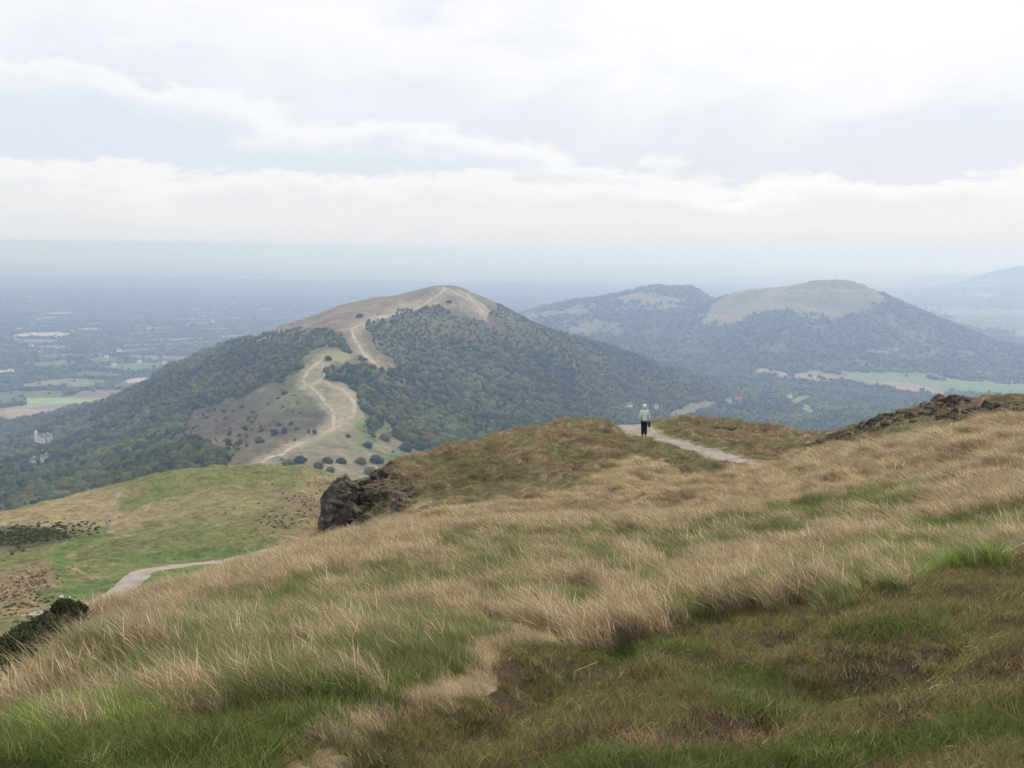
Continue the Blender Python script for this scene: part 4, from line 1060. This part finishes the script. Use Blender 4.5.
tsc = np.where(Z2, tsc * 1.5, tsc)
place(ts & greenish & ~farz, 'turf_green', [TURF_ME[3]], 'short green turf at the foot of the slope', 'grass', tsc * 1.15, .25, full=True)
place(ts & brownish & ~greenish & (RS.rand(NT) < np.where(farz, .55, .75)), 'turf_brown', [TURF_ME[2]], 'short brown withered turf', 'grass', tsc, .25, full=True)
place(ts & ~brownish & ~greenish & farz, 'knoll_turf', [TURF_ME[4]], 'short tawny turf on the brown knoll and mounds', 'grass', tsc, .25, full=True)
place(ts & ~brownish & ~greenish & ~farz, 'turf_olive', TURF_ME[:2], 'short olive and straw turf', 'grass', tsc, .25, full=True)

# ------------------------------------------------------------------ gorse bush on the left edge
m_gorse = foliage_mat('gorse_leaf', (.065, .075, .032), .6, (.080, .088, .038), transl=.1, noise_sc=3)
m_gtwig = plain_mat('gorse_twig', (.20, .12, .08), .9, .3, 6)
m_gfl = plain_mat('pale_flower', (.60, .56, .40), .8, .1, 6)
def gorse(label, clumps, flowers):
    base = Vector(clumps[0][0]); root = bpy.data.objects.new('gorse_bush', None); COL.objects.link(root); root.location = base
    tag(root, label, 'bush')
    rs = np.random.RandomState(900); FV = []; FF = []; n = 0; TV = []; TF = []; tn = 0
    surf = []
    for c, r in clumps:
        c = np.array(c) - np.array(base); k = 1900
        d = rs.randn(k, 3); d /= np.linalg.norm(d, axis=1)[:, None]; d[:, 2] = np.abs(d[:, 2]) * 1.0 - .15
        q = c + d * np.array(r) * (rs.uniform(.35, 1.12, (k, 1)))
        s = .024 * rs.uniform(.6, 1.6, (k, 1)); t = rs.randn(k, 3); t /= np.linalg.norm(t, axis=1)[:, None]; b2 = np.cross(t, rs.randn(k, 3)); b2 /= np.linalg.norm(b2, axis=1)[:, None]
        FV.append(np.concatenate([q + t * s * 2, q - t * s + b2 * s, q - t * s - b2 * s])); FF.append(np.stack([np.arange(k), np.arange(k) + k, np.arange(k) + 2 * k], 1) + n); n += 3 * k
        surf.append(q[d[:, 2] > .3])
        for j in range(110):
            e_ = c + (rs.randn(3) * .5 + np.array([.35, -.3, -.05])) * np.array(r)
            V, Fc = tube(c * .9 + np.array([0, 0, -.35]) * 1 + rs.randn(3) * .12, e_, .012, .004, 4); TV.append(V); TF.append(np.array(Fc) + tn); tn += len(V)
    link('foliage', newmesh('foliage', np.concatenate(FV), np.concatenate(FF)), m_gorse, root)
    link('twigs', newmesh('twigs', np.concatenate(TV), np.concatenate(TF)), m_gtwig, root)
    surf = np.concatenate(surf)
    for j in range(flowers):
        V, Fc = ICO2; q = surf[rs.randint(len(surf))]
        link('flower_head', newmesh('flower_head', V * .035 + q, Fc), m_gfl, root)
cl = []
for a, b_, r_ in ((62,622,.42),(48,632,.5),(70,612,.3),(34,638,.45),(56,642,.36),(20,650,.45),(10,655,.5),(0,668,.5),(-14,672,.5),(76,628,.3),(40,650,.35),(64,606,.18),(22,664,.42),(52,654,.36),(-6,684,.5),(36,640,.4),(66,638,.34)):
    pp = P(a, b_, 17.6 + max(0, a) * .05); cl.append((tuple(pp), (r_, r_, r_ * .62)))
gorse('dark spiny gorse bush with pale flowers on the left edge of the slope', cl, 9)

# ------------------------------------------------------------------ dead stalks
m_stalk = plain_mat('dead_stalk', (.50, .42, .28), .8, .15, 8)
def stalk(pts, r, label):
    base = np.array(pts[0]); Vs = []; Fs = []; n = 0
    for p0, p1 in zip(pts[:-1], pts[1:]):
        V, Fc = tube(np.array(p0) - base, np.array(p1) - base, r, r * .8, 5); Vs.append(V); Fs.append(np.array(Fc) + n); n += len(V)
    o = link('dead_stalk', newmesh('dead_stalk', np.concatenate(Vs), np.concatenate(Fs)), m_stalk); o.location = base; tag(o, label, 'plant stalk')
for pts_px, lab in (([(573,690),(575,671),(598,662)], 'bent pale dead stalk leaning over the dark hollow'), ([(589,692),(590,668)], 'upright thin dead stalk beside the bent one'),
                    ([(514,718),(530,721),(537,710)], 'low bent dead stalk on the turf left of the hollow'), ([(830,688),(815,715),(800,722)], 'pale fallen stalk lying on the brown bank'),
                    ([(710,600),(717,588)], 'pale upright stalk standing in the straw grass'), ([(268,745),(278,735)], 'short pale stalk on the green turf at the bottom')):
    g = hit(*pts_px[0], 'A')
    if g is None: continue
    stalk([tuple(P(a, b_, g.y + .02 * i_)) for i_, (a, b_) in enumerate(pts_px)], .006, lab)

# ------------------------------------------------------------------ houses
M_white = plain_mat('white_render', (.86, .84, .80), .85, .05, 2); M_slate = plain_mat('slate_roof', (.16, .16, .17), .8, .15, 2); M_red = plain_mat('red_roof', (.34, .15, .10), .85, .15, 2)
M_win = plain_mat('window_glass', (.03, .035, .04), .2, .1, 1); M_brick = plain_mat('brick_wall', (.42, .27, .20), .9, .12, 2)
def boxm(V0, V1):
    x0, y0, z0 = V0; x1, y1, z1 = V1
    V = [(x0,y0,z0),(x1,y0,z0),(x1,y1,z0),(x0,y1,z0),(x0,y0,z1),(x1,y0,z1),(x1,y1,z1),(x0,y1,z1)]
    return V, [(0,3,2,1),(4,5,6,7),(0,1,5,4),(1,2,6,5),(2,3,7,6),(3,0,4,7)]
def pmesh(name, V, Fc, mt, parent):
    me = bpy.data.meshes.new(name); me.from_pydata([tuple(v) for v in V], [], [tuple(f) for f in Fc]); me.update(); return link(name, me, mt, parent)
def gable(name, w, d, z0, h, x0, y0, mt, parent):
    e = .4; V = [(x0-e,y0-e,z0),(x0+w+e,y0-e,z0),(x0+w+e,y0+d+e,z0),(x0-e,y0+d+e,z0),(x0-e,y0+d/2,z0+h),(x0+w+e,y0+d/2,z0+h)]
    return pmesh(name, V, [(0,1,5,4),(2,3,4,5),(0,4,3),(1,2,5),(0,3,2,1)], mt, parent)
def house(pos, rot, blocks, label, cat='house', tower=None, wall=M_white, roof=M_slate, wins=True, name='house'):
    root = bpy.data.objects.new(name, None); COL.objects.link(root); root.location = pos; root.rotation_euler = (0, 0, rot); tag(root, label, cat)
    for (x0, y0, w, d, h, rh) in blocks:
        V, Fc = boxm((x0, y0, -3), (x0 + w, y0 + d, h)); wl = pmesh('wall', V, Fc, wall, root)
        rf = gable('roof', w, d, h + .02, rh, x0, y0, roof, root)
        V, Fc = boxm((x0 + w * .7, y0 + d * .5 - .5, h + rh * .5), (x0 + w * .7 + 1.2, y0 + d * .5 + .5, h + rh + 1.4)); pmesh('chimney', V, Fc, wall, rf)
        if wins:
            nf = max(1, int(h // 3.2)); nc = max(2, int(w // 3.4))
            for f_ in range(nf):
                for c_ in range(nc):
                    cx = x0 + (c_ + .5) * w / nc; cz = 1.2 + f_ * 3.1
                    V, Fc = boxm((cx - .38, y0 - .08, cz), (cx + .38, y0 + .05, cz + 1.1)); pmesh('window', V, Fc, M_win, root)
    if tower:
        tx, ty, tw, th_ = tower
        V, Fc = boxm((tx, ty, -2), (tx + tw, ty + tw, th_)); t_ = pmesh('tower', V, Fc, wall, root)
        V = [(tx-.4,ty-.4,th_),(tx+tw+.4,ty-.4,th_),(tx+tw+.4,ty+tw+.4,th_),(tx-.4,ty+tw+.4,th_),(tx+tw/2,ty+tw/2,th_+4)]
        pmesh('tower_roof', V, [(0,1,4),(1,2,4),(2,3,4),(3,0,4),(0,3,2,1)], wall, t_)
def hpos(a, b_):
    p = hit(a, b_, 'C'); return (p.x, p.y, p.z) if p is not None else None
p = hpos(45, 443)
if p: house((p[0], p[1] - 6, p[2] + 4), .15, [(-9, 0, 20, 9, 7.5, 2.6), (-3, -6, 7, 7, 6, 2.4), (6, -4, 6, 6, 6.5, 2)], 'large white mansion with a pointed tower among the trees on the left', 'mansion', (-12, 0, 3.4, 12), name='mansion')
p = hpos(43, 463)
if p: house((p[0], p[1] - 6, p[2] + 4), .5, [(0, 0, 8, 6, 3.4, 2.6)], 'small white gabled house just below the large white mansion')
HS = [(36,468,.5,(6,5,4),M_white,M_slate,'tiny white cottage left below the gabled house under the mansion'),
 (629,411,.1,(9,7,6),M_white,M_slate,'white house on the valley side just left of the walker'),
 (656,411,.7,(11,6,4.5),M_white,M_slate,'pale roofed house just right of the walker in the valley'),
 (728,405,.0,(11,8,7),M_white,M_slate,'white gabled house left of the red roofed house in the valley'),
 (738,404,.2,(15,9,6.5),M_brick,M_red,'red roofed brick house in the valley beyond the footpath'),
 (789,399,.3,(12,7,5),M_white,M_slate,'pale house by the bright green clearing in the valley')]
for a, b_, rt_, (w_, d_, h_), wm, rm, lab in HS:
    p = hpos(a, b_)
    if p: house((p[0], p[1] - 8, p[2] + 5), rt_, [(-w_ / 2, 0, w_, d_, h_, 3)], lab, wall=wm, roof=rm)
VILL = [(32,347),(30,366),(100,356),(108,348),(128,347),(92,350),(107,358),(115,366),(168,316),(170,346),(12,372),(83,365),(120,352),(62,352),(140,363),(165,364),(213,322),(20,330),(985,300),(992,301),(975,299),(930,283),(150,329),(180,317)]
for i_, (a, b_) in enumerate(VILL):
    p = hpos(a, b_)
    if not p: continue
    s = p[1] / 1000.0; w_ = 7 + 1.6 * s
    root = bpy.data.objects.new('farmhouse', None); COL.objects.link(root); root.location = (p[0], p[1] - 14, p[2] + 5); root.rotation_euler = (0, 0, random.uniform(-.3, .3))
    side = 'on the hazy plain right of the fort hill' if a > 600 else ('on the hazy plain left of the ridge' if b_ > 340 else 'far out on the hazy plain left of the ridge')
    tag(root, 'tiny white farm building ' + side, 'farm building', 'white farm buildings ' + side)
    V, Fc = boxm((-w_ / 2, 0, -6), (w_ / 2, 9, 5)); pmesh('wall', V, Fc, M_white, root); gable('roof', w_, 9, 5.02, 3, -w_ / 2, 0, M_slate, root)

# ------------------------------------------------------------------ walker
def skin_mesh(name, joints, edges, mt, parent, sub=2, root=0):
    me = bpy.data.meshes.new(name); me.from_pydata([j[0] for j in joints], edges, []); o = bpy.data.objects.new(name, me); COL.objects.link(o)
    sk = o.modifiers.new('skin', 'SKIN'); sk.use_smooth_shade = True
    if not me.skin_vertices: bpy.context.view_layer.objects.active = o
    sv = me.skin_vertices[0].data if me.skin_vertices else None
    for i_, (c, r_) in enumerate(joints):
        sv[i_].radius = r_ if isinstance(r_, tuple) else (r_, r_); sv[i_].use_root = (i_ == root)
    sb = o.modifiers.new('sub', 'SUBSURF'); sb.levels = sub; sb.render_levels = sub
    dg = bpy.context.evaluated_depsgraph_get(); dg.update(); ev = o.evaluated_get(dg); m2 = bpy.data.meshes.new_from_object(ev)
    o.modifiers.clear(); old = o.data; o.data = m2; bpy.data.meshes.remove(old)
    m2.materials.clear(); m2.materials.append(mt); o.parent = parent
    for p_ in m2.polygons: p_.use_smooth = True
    return o
M_skin = plain_mat('skin', (.50, .32, .24), .6, .08, 8); M_top = plain_mat('teal_jumper', (.56, .70, .65), .9, .08, 12); M_tr = plain_mat('black_trousers', (.012, .012, .016), .9, .2, 8)
M_hair = plain_mat('white_hair', (.80, .79, .77), .8, .1, 20); M_shoe = plain_mat('dark_shoes', (.03, .025, .022), .7, .2, 8); M_bag = plain_mat('dark_bag', (.02, .018, .02), .8, .2, 8)
wp = hit(644, 437.5, 'A'); wp = wp or Vector(P(644, 437.5, 58))
root = bpy.data.objects.new('person', None); COL.objects.link(root); root.location = wp; root.rotation_euler = (0, 0, R(8)); root.scale = (.93, .93, .93)
tag(root, 'walker with white hair, pale teal jumper and black trousers seen from behind on the footpath', 'person')
# facing +y, left foot forward
J = [((0,0,.95),(.15,.10)),((0,.01,1.15),(.14,.095)),((0,.02,1.36),(.17,.10)),((0,.02,1.47),(.08,.07)),((0,.03,1.55),(.05,.05)),((0,.05,1.60),(.065,.07)),((0,.05,1.69),(.08,.095)),((0,.04,1.76),(.05,.06)),
     ((-.07,0,.88),(.085,.09)),((-.062,.08,.50),(.055,.06)),((-.05,.14,.10),(.04,.04)),((-.05,.24,.04),(.035,.03)),
     ((.07,0,.88),(.085,.09)),((.058,-.02,.50),(.055,.06)),((.05,-.16,.13),(.04,.04)),((.05,-.09,.05),(.035,.03)),
     ((-.17,.02,1.42),(.06,.06)),((-.25,-.02,1.15),(.042,.042)),((-.22,.06,.92),(.03,.03)),((-.215,.09,.85),(.035,.02)),
     ((.17,.02,1.42),(.06,.06)),((.25,.0,1.15),(.042,.042)),((.27,.05,.91),(.03,.03)),((.275,.07,.84),(.035,.02)),((0,.13,1.655),(.012,.012))]
E = [(0,1),(1,2),(2,3),(3,4),(4,5),(5,6),(6,7),(0,8),(8,9),(9,10),(10,11),(0,12),(12,13),(13,14),(14,15),(2,16),(16,17),(17,18),(18,19),(2,20),(20,21),(21,22),(22,23),(5,24)]
n0 = len(J)
for sx, bi in ((-1, 19), (1, 23)):
    bx_, by_, bz_ = J[bi][0]
    for k in range(4):
        a0 = len(J); yy = by_ - .03 + .02 * k
        J.append(((bx_ - sx * .0, yy, bz_ - .045), (.009, .009))); J.append(((bx_ - sx * .015, yy, bz_ - .075 - .006 * (1 if k in (1, 2) else 0)), (.008, .008))); J.append(((bx_ - sx * .03, yy, bz_ - .09), (.007, .007)))
        E += [(bi, a0), (a0, a0 + 1), (a0 + 1, a0 + 2)]
    a0 = len(J); J.append(((bx_ - sx * .02, by_ + .04, bz_ - .01), (.010, .010))); J.append(((bx_ - sx * .03, by_ + .055, bz_ - .04), (.009, .009))); E += [(bi, a0), (a0, a0 + 1)]
try:
    skin_mesh('body', J, E, M_skin, root)
except Exception as ex: print('body failed', ex)
JT = [((0,0,.86),(.17,.13)),((0,.01,1.02),(.165,.125)),((0,.01,1.2),(.165,.12)),((0,.02,1.38),(.185,.115)),((0,.02,1.47),(.09,.075)),
      ((-.185,.02,1.41),(.075,.075)),((-.265,-.02,1.15),(.058,.058)),((-.235,.06,.95),(.045,.045)),((.185,.02,1.41),(.075,.075)),((.265,.0,1.15),(.058,.058)),((.285,.05,.94),(.045,.045))]
skin_mesh('jumper', JT, [(0,1),(1,2),(2,3),(3,4),(3,5),(5,6),(6,7),(3,8),(8,9),(9,10)], M_top, root)
JL = [((0,0,.99),(.155,.11)),((-.075,0,.84),(.12,.13)),((-.062,.08,.50),(.09,.10)),((-.05,.14,.11),(.072,.075)),((.075,0,.84),(.12,.13)),((.058,-.02,.50),(.09,.10)),((.05,-.15,.15),(.072,.075))]
skin_mesh('trousers', JL, [(0,1),(1,2),(2,3),(0,4),(4,5),(5,6)], M_tr, root)
for sx, ya, za in ((-1, .14, .05), (1, -.17, .08)):
    skin_mesh('shoe', [((sx * .05, ya - .05, za + .03), (.045, .05)), ((sx * .05, ya + .06, za), (.048, .04)), ((sx * .055, ya + .17, za - .01), (.04, .03))], [(0,1),(1,2)], M_shoe, root)
V, Fc = ICO4
q = V * np.array([.098, .112, .112]); q[:, 2] += 0; nz = 1 + .05 * fbm(V[:, 0] * 5, V[:, 1] * 5 + V[:, 2] * 4, 5, 3)
keep = ~((V[:, 1] > .35) & (V[:, 2] < .35)); q = q * nz[:, None]; q = np.where((~keep)[:, None], q * .72, q) + np.array([0, .035, 1.695])
o = link('hair', newmesh('hair', q, Fc), M_hair, root)
J2 = root.matrix_world
bpy.context.view_layer.update()
hw_ = root.matrix_world @ Vector((.285, .06, .78))
V, Fc = ICO4; q = V.copy(); q *= np.array([.06, .14, .17]) * (1 + .18 * fbm(V[:, 0] * 3, V[:, 1] * 3 + V[:, 2] * 3, 8, 3))[:, None]; q[:, 2] -= .08
V2, F2 = tube((0, -.05, .05), (0, 0, .10), .012, .012); V3, F3 = tube((0, .05, .05), (0, 0, .10), .012, .012)
o = link('hand_bag', newmesh('hand_bag', q, Fc), M_bag); o.location = hw_; tag(o, 'small dark bag hanging from the right hand of the walker', 'bag')
me = newmesh('handle', np.concatenate([V2, V3]), np.concatenate([np.array(F2), np.array(F3) + len(V2)])); link('handle', me, M_bag, o)

# ------------------------------------------------------------------ haze
def haze_box():
    x0, x1, y0, y1, z0, z1 = -52000, 52000, -2500, 52000, 30, EYE + 9
    V, Fc = boxm((x0, y0, z0), (x1, y1, z1))
    me = bpy.data.meshes.new('haze'); me.from_pydata(V, [], Fc); me.update()
    m = bpy.data.materials.new('haze'); m.use_nodes = True; nt = m.node_tree; nt.nodes.clear()
    out = nt.nodes.new('ShaderNodeOutputMaterial'); v = nt.nodes.new('ShaderNodeVolumePrincipled')
    v.inputs['Absorption Color'].default_value = (.70, .70, .70, 1); v.inputs['Color'].default_value = (.46, .64, 1.0, 1); v.inputs['Density'].default_value = HAZE; v.inputs['Anisotropy'].default_value = .5
    nt.links.new(v.outputs[0], out.inputs['Volume'])
    o = link('haze', me, m); tag(o, 'pale blue haze over the plain', 'haze', kind='stuff')
HAZE = 2.1e-4
haze_box()

# ------------------------------------------------------------------ sky and sun
SUN_EL, SUN_AZ = 46.0, 22.0     # azimuth clockwise from +Y
w = bpy.data.worlds.new('World'); scene.world = w; w.use_nodes = True
nt = w.node_tree; N = nt.nodes; L = nt.links; N.clear()
out = N.new('ShaderNodeOutputWorld'); sky = N.new('ShaderNodeTexSky'); sky.sky_type = 'NISHITA'; sky.sun_disc = False
sky.sun_elevation = R(SUN_EL); sky.sun_rotation = R(SUN_AZ); sky.altitude = 400; sky.air_density = 1.2; sky.dust_density = 3.0
bgs = N.new('ShaderNodeBackground'); bgs.inputs['Strength'].default_value = .08; L.new(sky.outputs[0], bgs.inputs['Color'])
tc = N.new('ShaderNodeTexCoord'); sp = N.new('ShaderNodeSeparateXYZ'); L.new(tc.outputs['Generated'], sp.inputs[0])
def mth(op, a, b=None, clamp=False):
    m = N.new('ShaderNodeMath'); m.operation = op; m.use_clamp = clamp
    for i_, v in enumerate((a, b)):
        if v is None: continue
        if isinstance(v, (int, float)): m.inputs[i_].default_value = v
        else: L.new(v, m.inputs[i_])
    return m.outputs[0]
zc = mth('MAXIMUM', sp.outputs[2], 0.0); den_ = mth('ADD', zc, .09)
u_ = mth('DIVIDE', sp.outputs[0], den_); v_ = mth('DIVIDE', sp.outputs[1], den_)
cb = N.new('ShaderNodeCombineXYZ'); L.new(u_, cb.inputs[0]); L.new(v_, cb.inputs[1]); cb.inputs[2].default_value = 3.7
def noise(vec, sc, det=6, rough=.55, dist=0.0):
    n = N.new('ShaderNodeTexNoise'); n.inputs['Scale'].default_value = sc; n.inputs['Detail'].default_value = det; n.inputs['Roughness'].default_value = rough; n.inputs['Distortion'].default_value = dist
    L.new(vec, n.inputs['Vector']); return n.outputs['Fac']
nA = noise(cb.outputs[0], .55, 7, .55, .3); nB = noise(cb.outputs[0], 1.9, 8, .6, .2)
# billow detail seen side-on near the horizon: azimuth x elevation
cb2 = N.new('ShaderNodeCombineXYZ'); L.new(mth('MULTIPLY', sp.outputs[0], 9.0), cb2.inputs[0]); L.new(mth('MULTIPLY', sp.outputs[2], 26.0), cb2.inputs[1]); L.new(mth('MULTIPLY', sp.outputs[1], 3.0), cb2.inputs[2])
nC = noise(cb2.outputs[0], 1.0, 9, .62, .25)
cb3 = N.new('ShaderNodeCombineXYZ'); L.new(mth('MULTIPLY', sp.outputs[0], 2.6), cb3.inputs[0]); L.new(mth('MULTIPLY', sp.outputs[1], 1.0), cb3.inputs[1]); cb3.inputs[2].default_value = 8.2
nD = noise(cb3.outputs[0], 1.0, 2, .5)
cb4 = N.new('ShaderNodeCombineXYZ'); L.new(mth('MULTIPLY', sp.outputs[0], 5.0), cb4.inputs[0]); L.new(mth('MULTIPLY', sp.outputs[2], 9.0), cb4.inputs[1]); L.new(mth('MULTIPLY', sp.outputs[1], 2.0), cb4.inputs[2])
nE = noise(cb4.outputs[0], 1.3, 9, .6, .4)
EL = sp.outputs[2]
def ss(v, a, b, lo=0.0, hi=1.0):
    m = N.new('ShaderNodeMapRange'); m.interpolation_type = 'SMOOTHSTEP'; m.inputs[1].default_value = a; m.inputs[2].default_value = b; m.inputs[3].default_value = lo; m.inputs[4].default_value = hi
    L.new(v, m.inputs[0]); return m.outputs[0]
def mixc(f, a, b):
    m = N.new('ShaderNodeMix'); m.data_type = 'RGBA'
    for k, v in (('Factor', f), ('A', a), ('B', b)):
        if isinstance(v, tuple): m.inputs[k].default_value = (*v, 1)
        elif isinstance(v, float): m.inputs[k].default_value = v
        else: L.new(v, m.inputs[k])
    return m.outputs['Result']
def cen(n_, k): return mth('MULTIPLY', mth('SUBTRACT', n_, .5), k)
pl = mth('ADD', mth('MULTIPLY', nA, .55), mth('MULTIPLY', nB, .45))
colr = mixc(ss(pl, .38, .62), (.78, .815, .89), (.955, .96, .985))
colr = mixc(ss(nE, .40, .60, 0.0, .7), colr, (.99, .99, 1.0))
sund = N.new('ShaderNodeVectorMath'); sund.operation = 'DOT_PRODUCT'; L.new(tc.outputs['Generated'], sund.inputs[0]); sund.inputs[1].default_value = (.24, .93, .26)
colr = mixc(ss(sund.outputs['Value'], .955, 1.0, 0.0, .7), colr, (1.04, 1.04, 1.04))
def bank(prev, h, lit, shade, edge, thick, amt):
    d = mth('SUBTRACT', h, EL)
    a = mth('MULTIPLY', ss(d, 0.0, edge), amt) if isinstance(amt, float) else mth('MULTIPLY', ss(d, 0.0, edge), amt)
    return mixc(a, prev, mixc(ss(d, 0.0, thick), lit, shade))
h3 = mth('ADD', mth('ADD', cen(nD, .16), cen(nE, .16)), .185)
colr = bank(colr, h3, (.97, .975, .99), (.745, .80, .885), .03, .09, .85)
h2 = mth('ADD', mth('ADD', mth('MULTIPLY', sp.outputs[0], -.13), mth('ADD', cen(nC, .07), cen(nE, .10))), .098)
colr = bank(colr, h2, (.99, .99, .995), (.745, .805, .895), .016, .05, ss(nA, .30, .5, .5, .95))
h1 = mth('ADD', mth('ADD', cen(nC, .075), cen(nE, .05)), .060)
colr = bank(colr, h1, (.99, .99, .985), (.835, .855, .88), .009, .03, .8)
h0 = mth('ADD', mth('ADD', cen(nC, .05), cen(nD, .03)), .040)
colr = bank(colr, h0, (.92, .92, .92), (.80, .83, .865), .025, .035, .9)
sc_ = N.new('ShaderNodeVectorMath'); sc_.operation = 'SCALE'; sc_.inputs['Scale'].default_value = 1.0; L.new(colr, sc_.inputs[0])
bgc = N.new('ShaderNodeBackground'); bgc.inputs['Strength'].default_value = 1.06; L.new(sc_.outputs[0], bgc.inputs['Color'])
ms = N.new('ShaderNodeMixShader'); ms.inputs[0].default_value = .9; L.new(bgs.outputs[0], ms.inputs[1]); L.new(bgc.outputs[0], ms.inputs[2]); L.new(ms.outputs[0], out.inputs['Surface'])

sd = bpy.data.lights.new('sun', 'SUN'); sd.energy = 2.6; sd.angle = R(4); sd.color = (1, .95, .87)
so = bpy.data.objects.new('sun', sd); COL.objects.link(so); so.location = (0, 0, EYE + 60)
dv = Vector((math.sin(R(SUN_AZ)) * math.cos(R(SUN_EL)), math.cos(R(SUN_AZ)) * math.cos(R(SUN_EL)), math.sin(R(SUN_EL))))
so.rotation_euler = dv.to_track_quat('Z', 'Y').to_euler()

# ------------------------------------------------------------------ render settings
scene.view_settings.view_transform = 'Standard'; scene.view_settings.look = 'None'; scene.view_settings.exposure = 0; scene.view_settings.gamma = 1
cy = scene.cycles; cy.max_bounces = 6; cy.diffuse_bounces = 2; cy.glossy_bounces = 2; cy.transmission_bounces = 2; cy.volume_bounces = 1; cy.transparent_max_bounces = 4
cy.use_denoising = True; cy.denoising_prefilter = 'FAST'; cy.adaptive_threshold = .02
try: cy.denoiser = 'OPENIMAGEDENOISE'
except Exception: pass
cy.caustics_reflective = False; cy.caustics_refractive = False
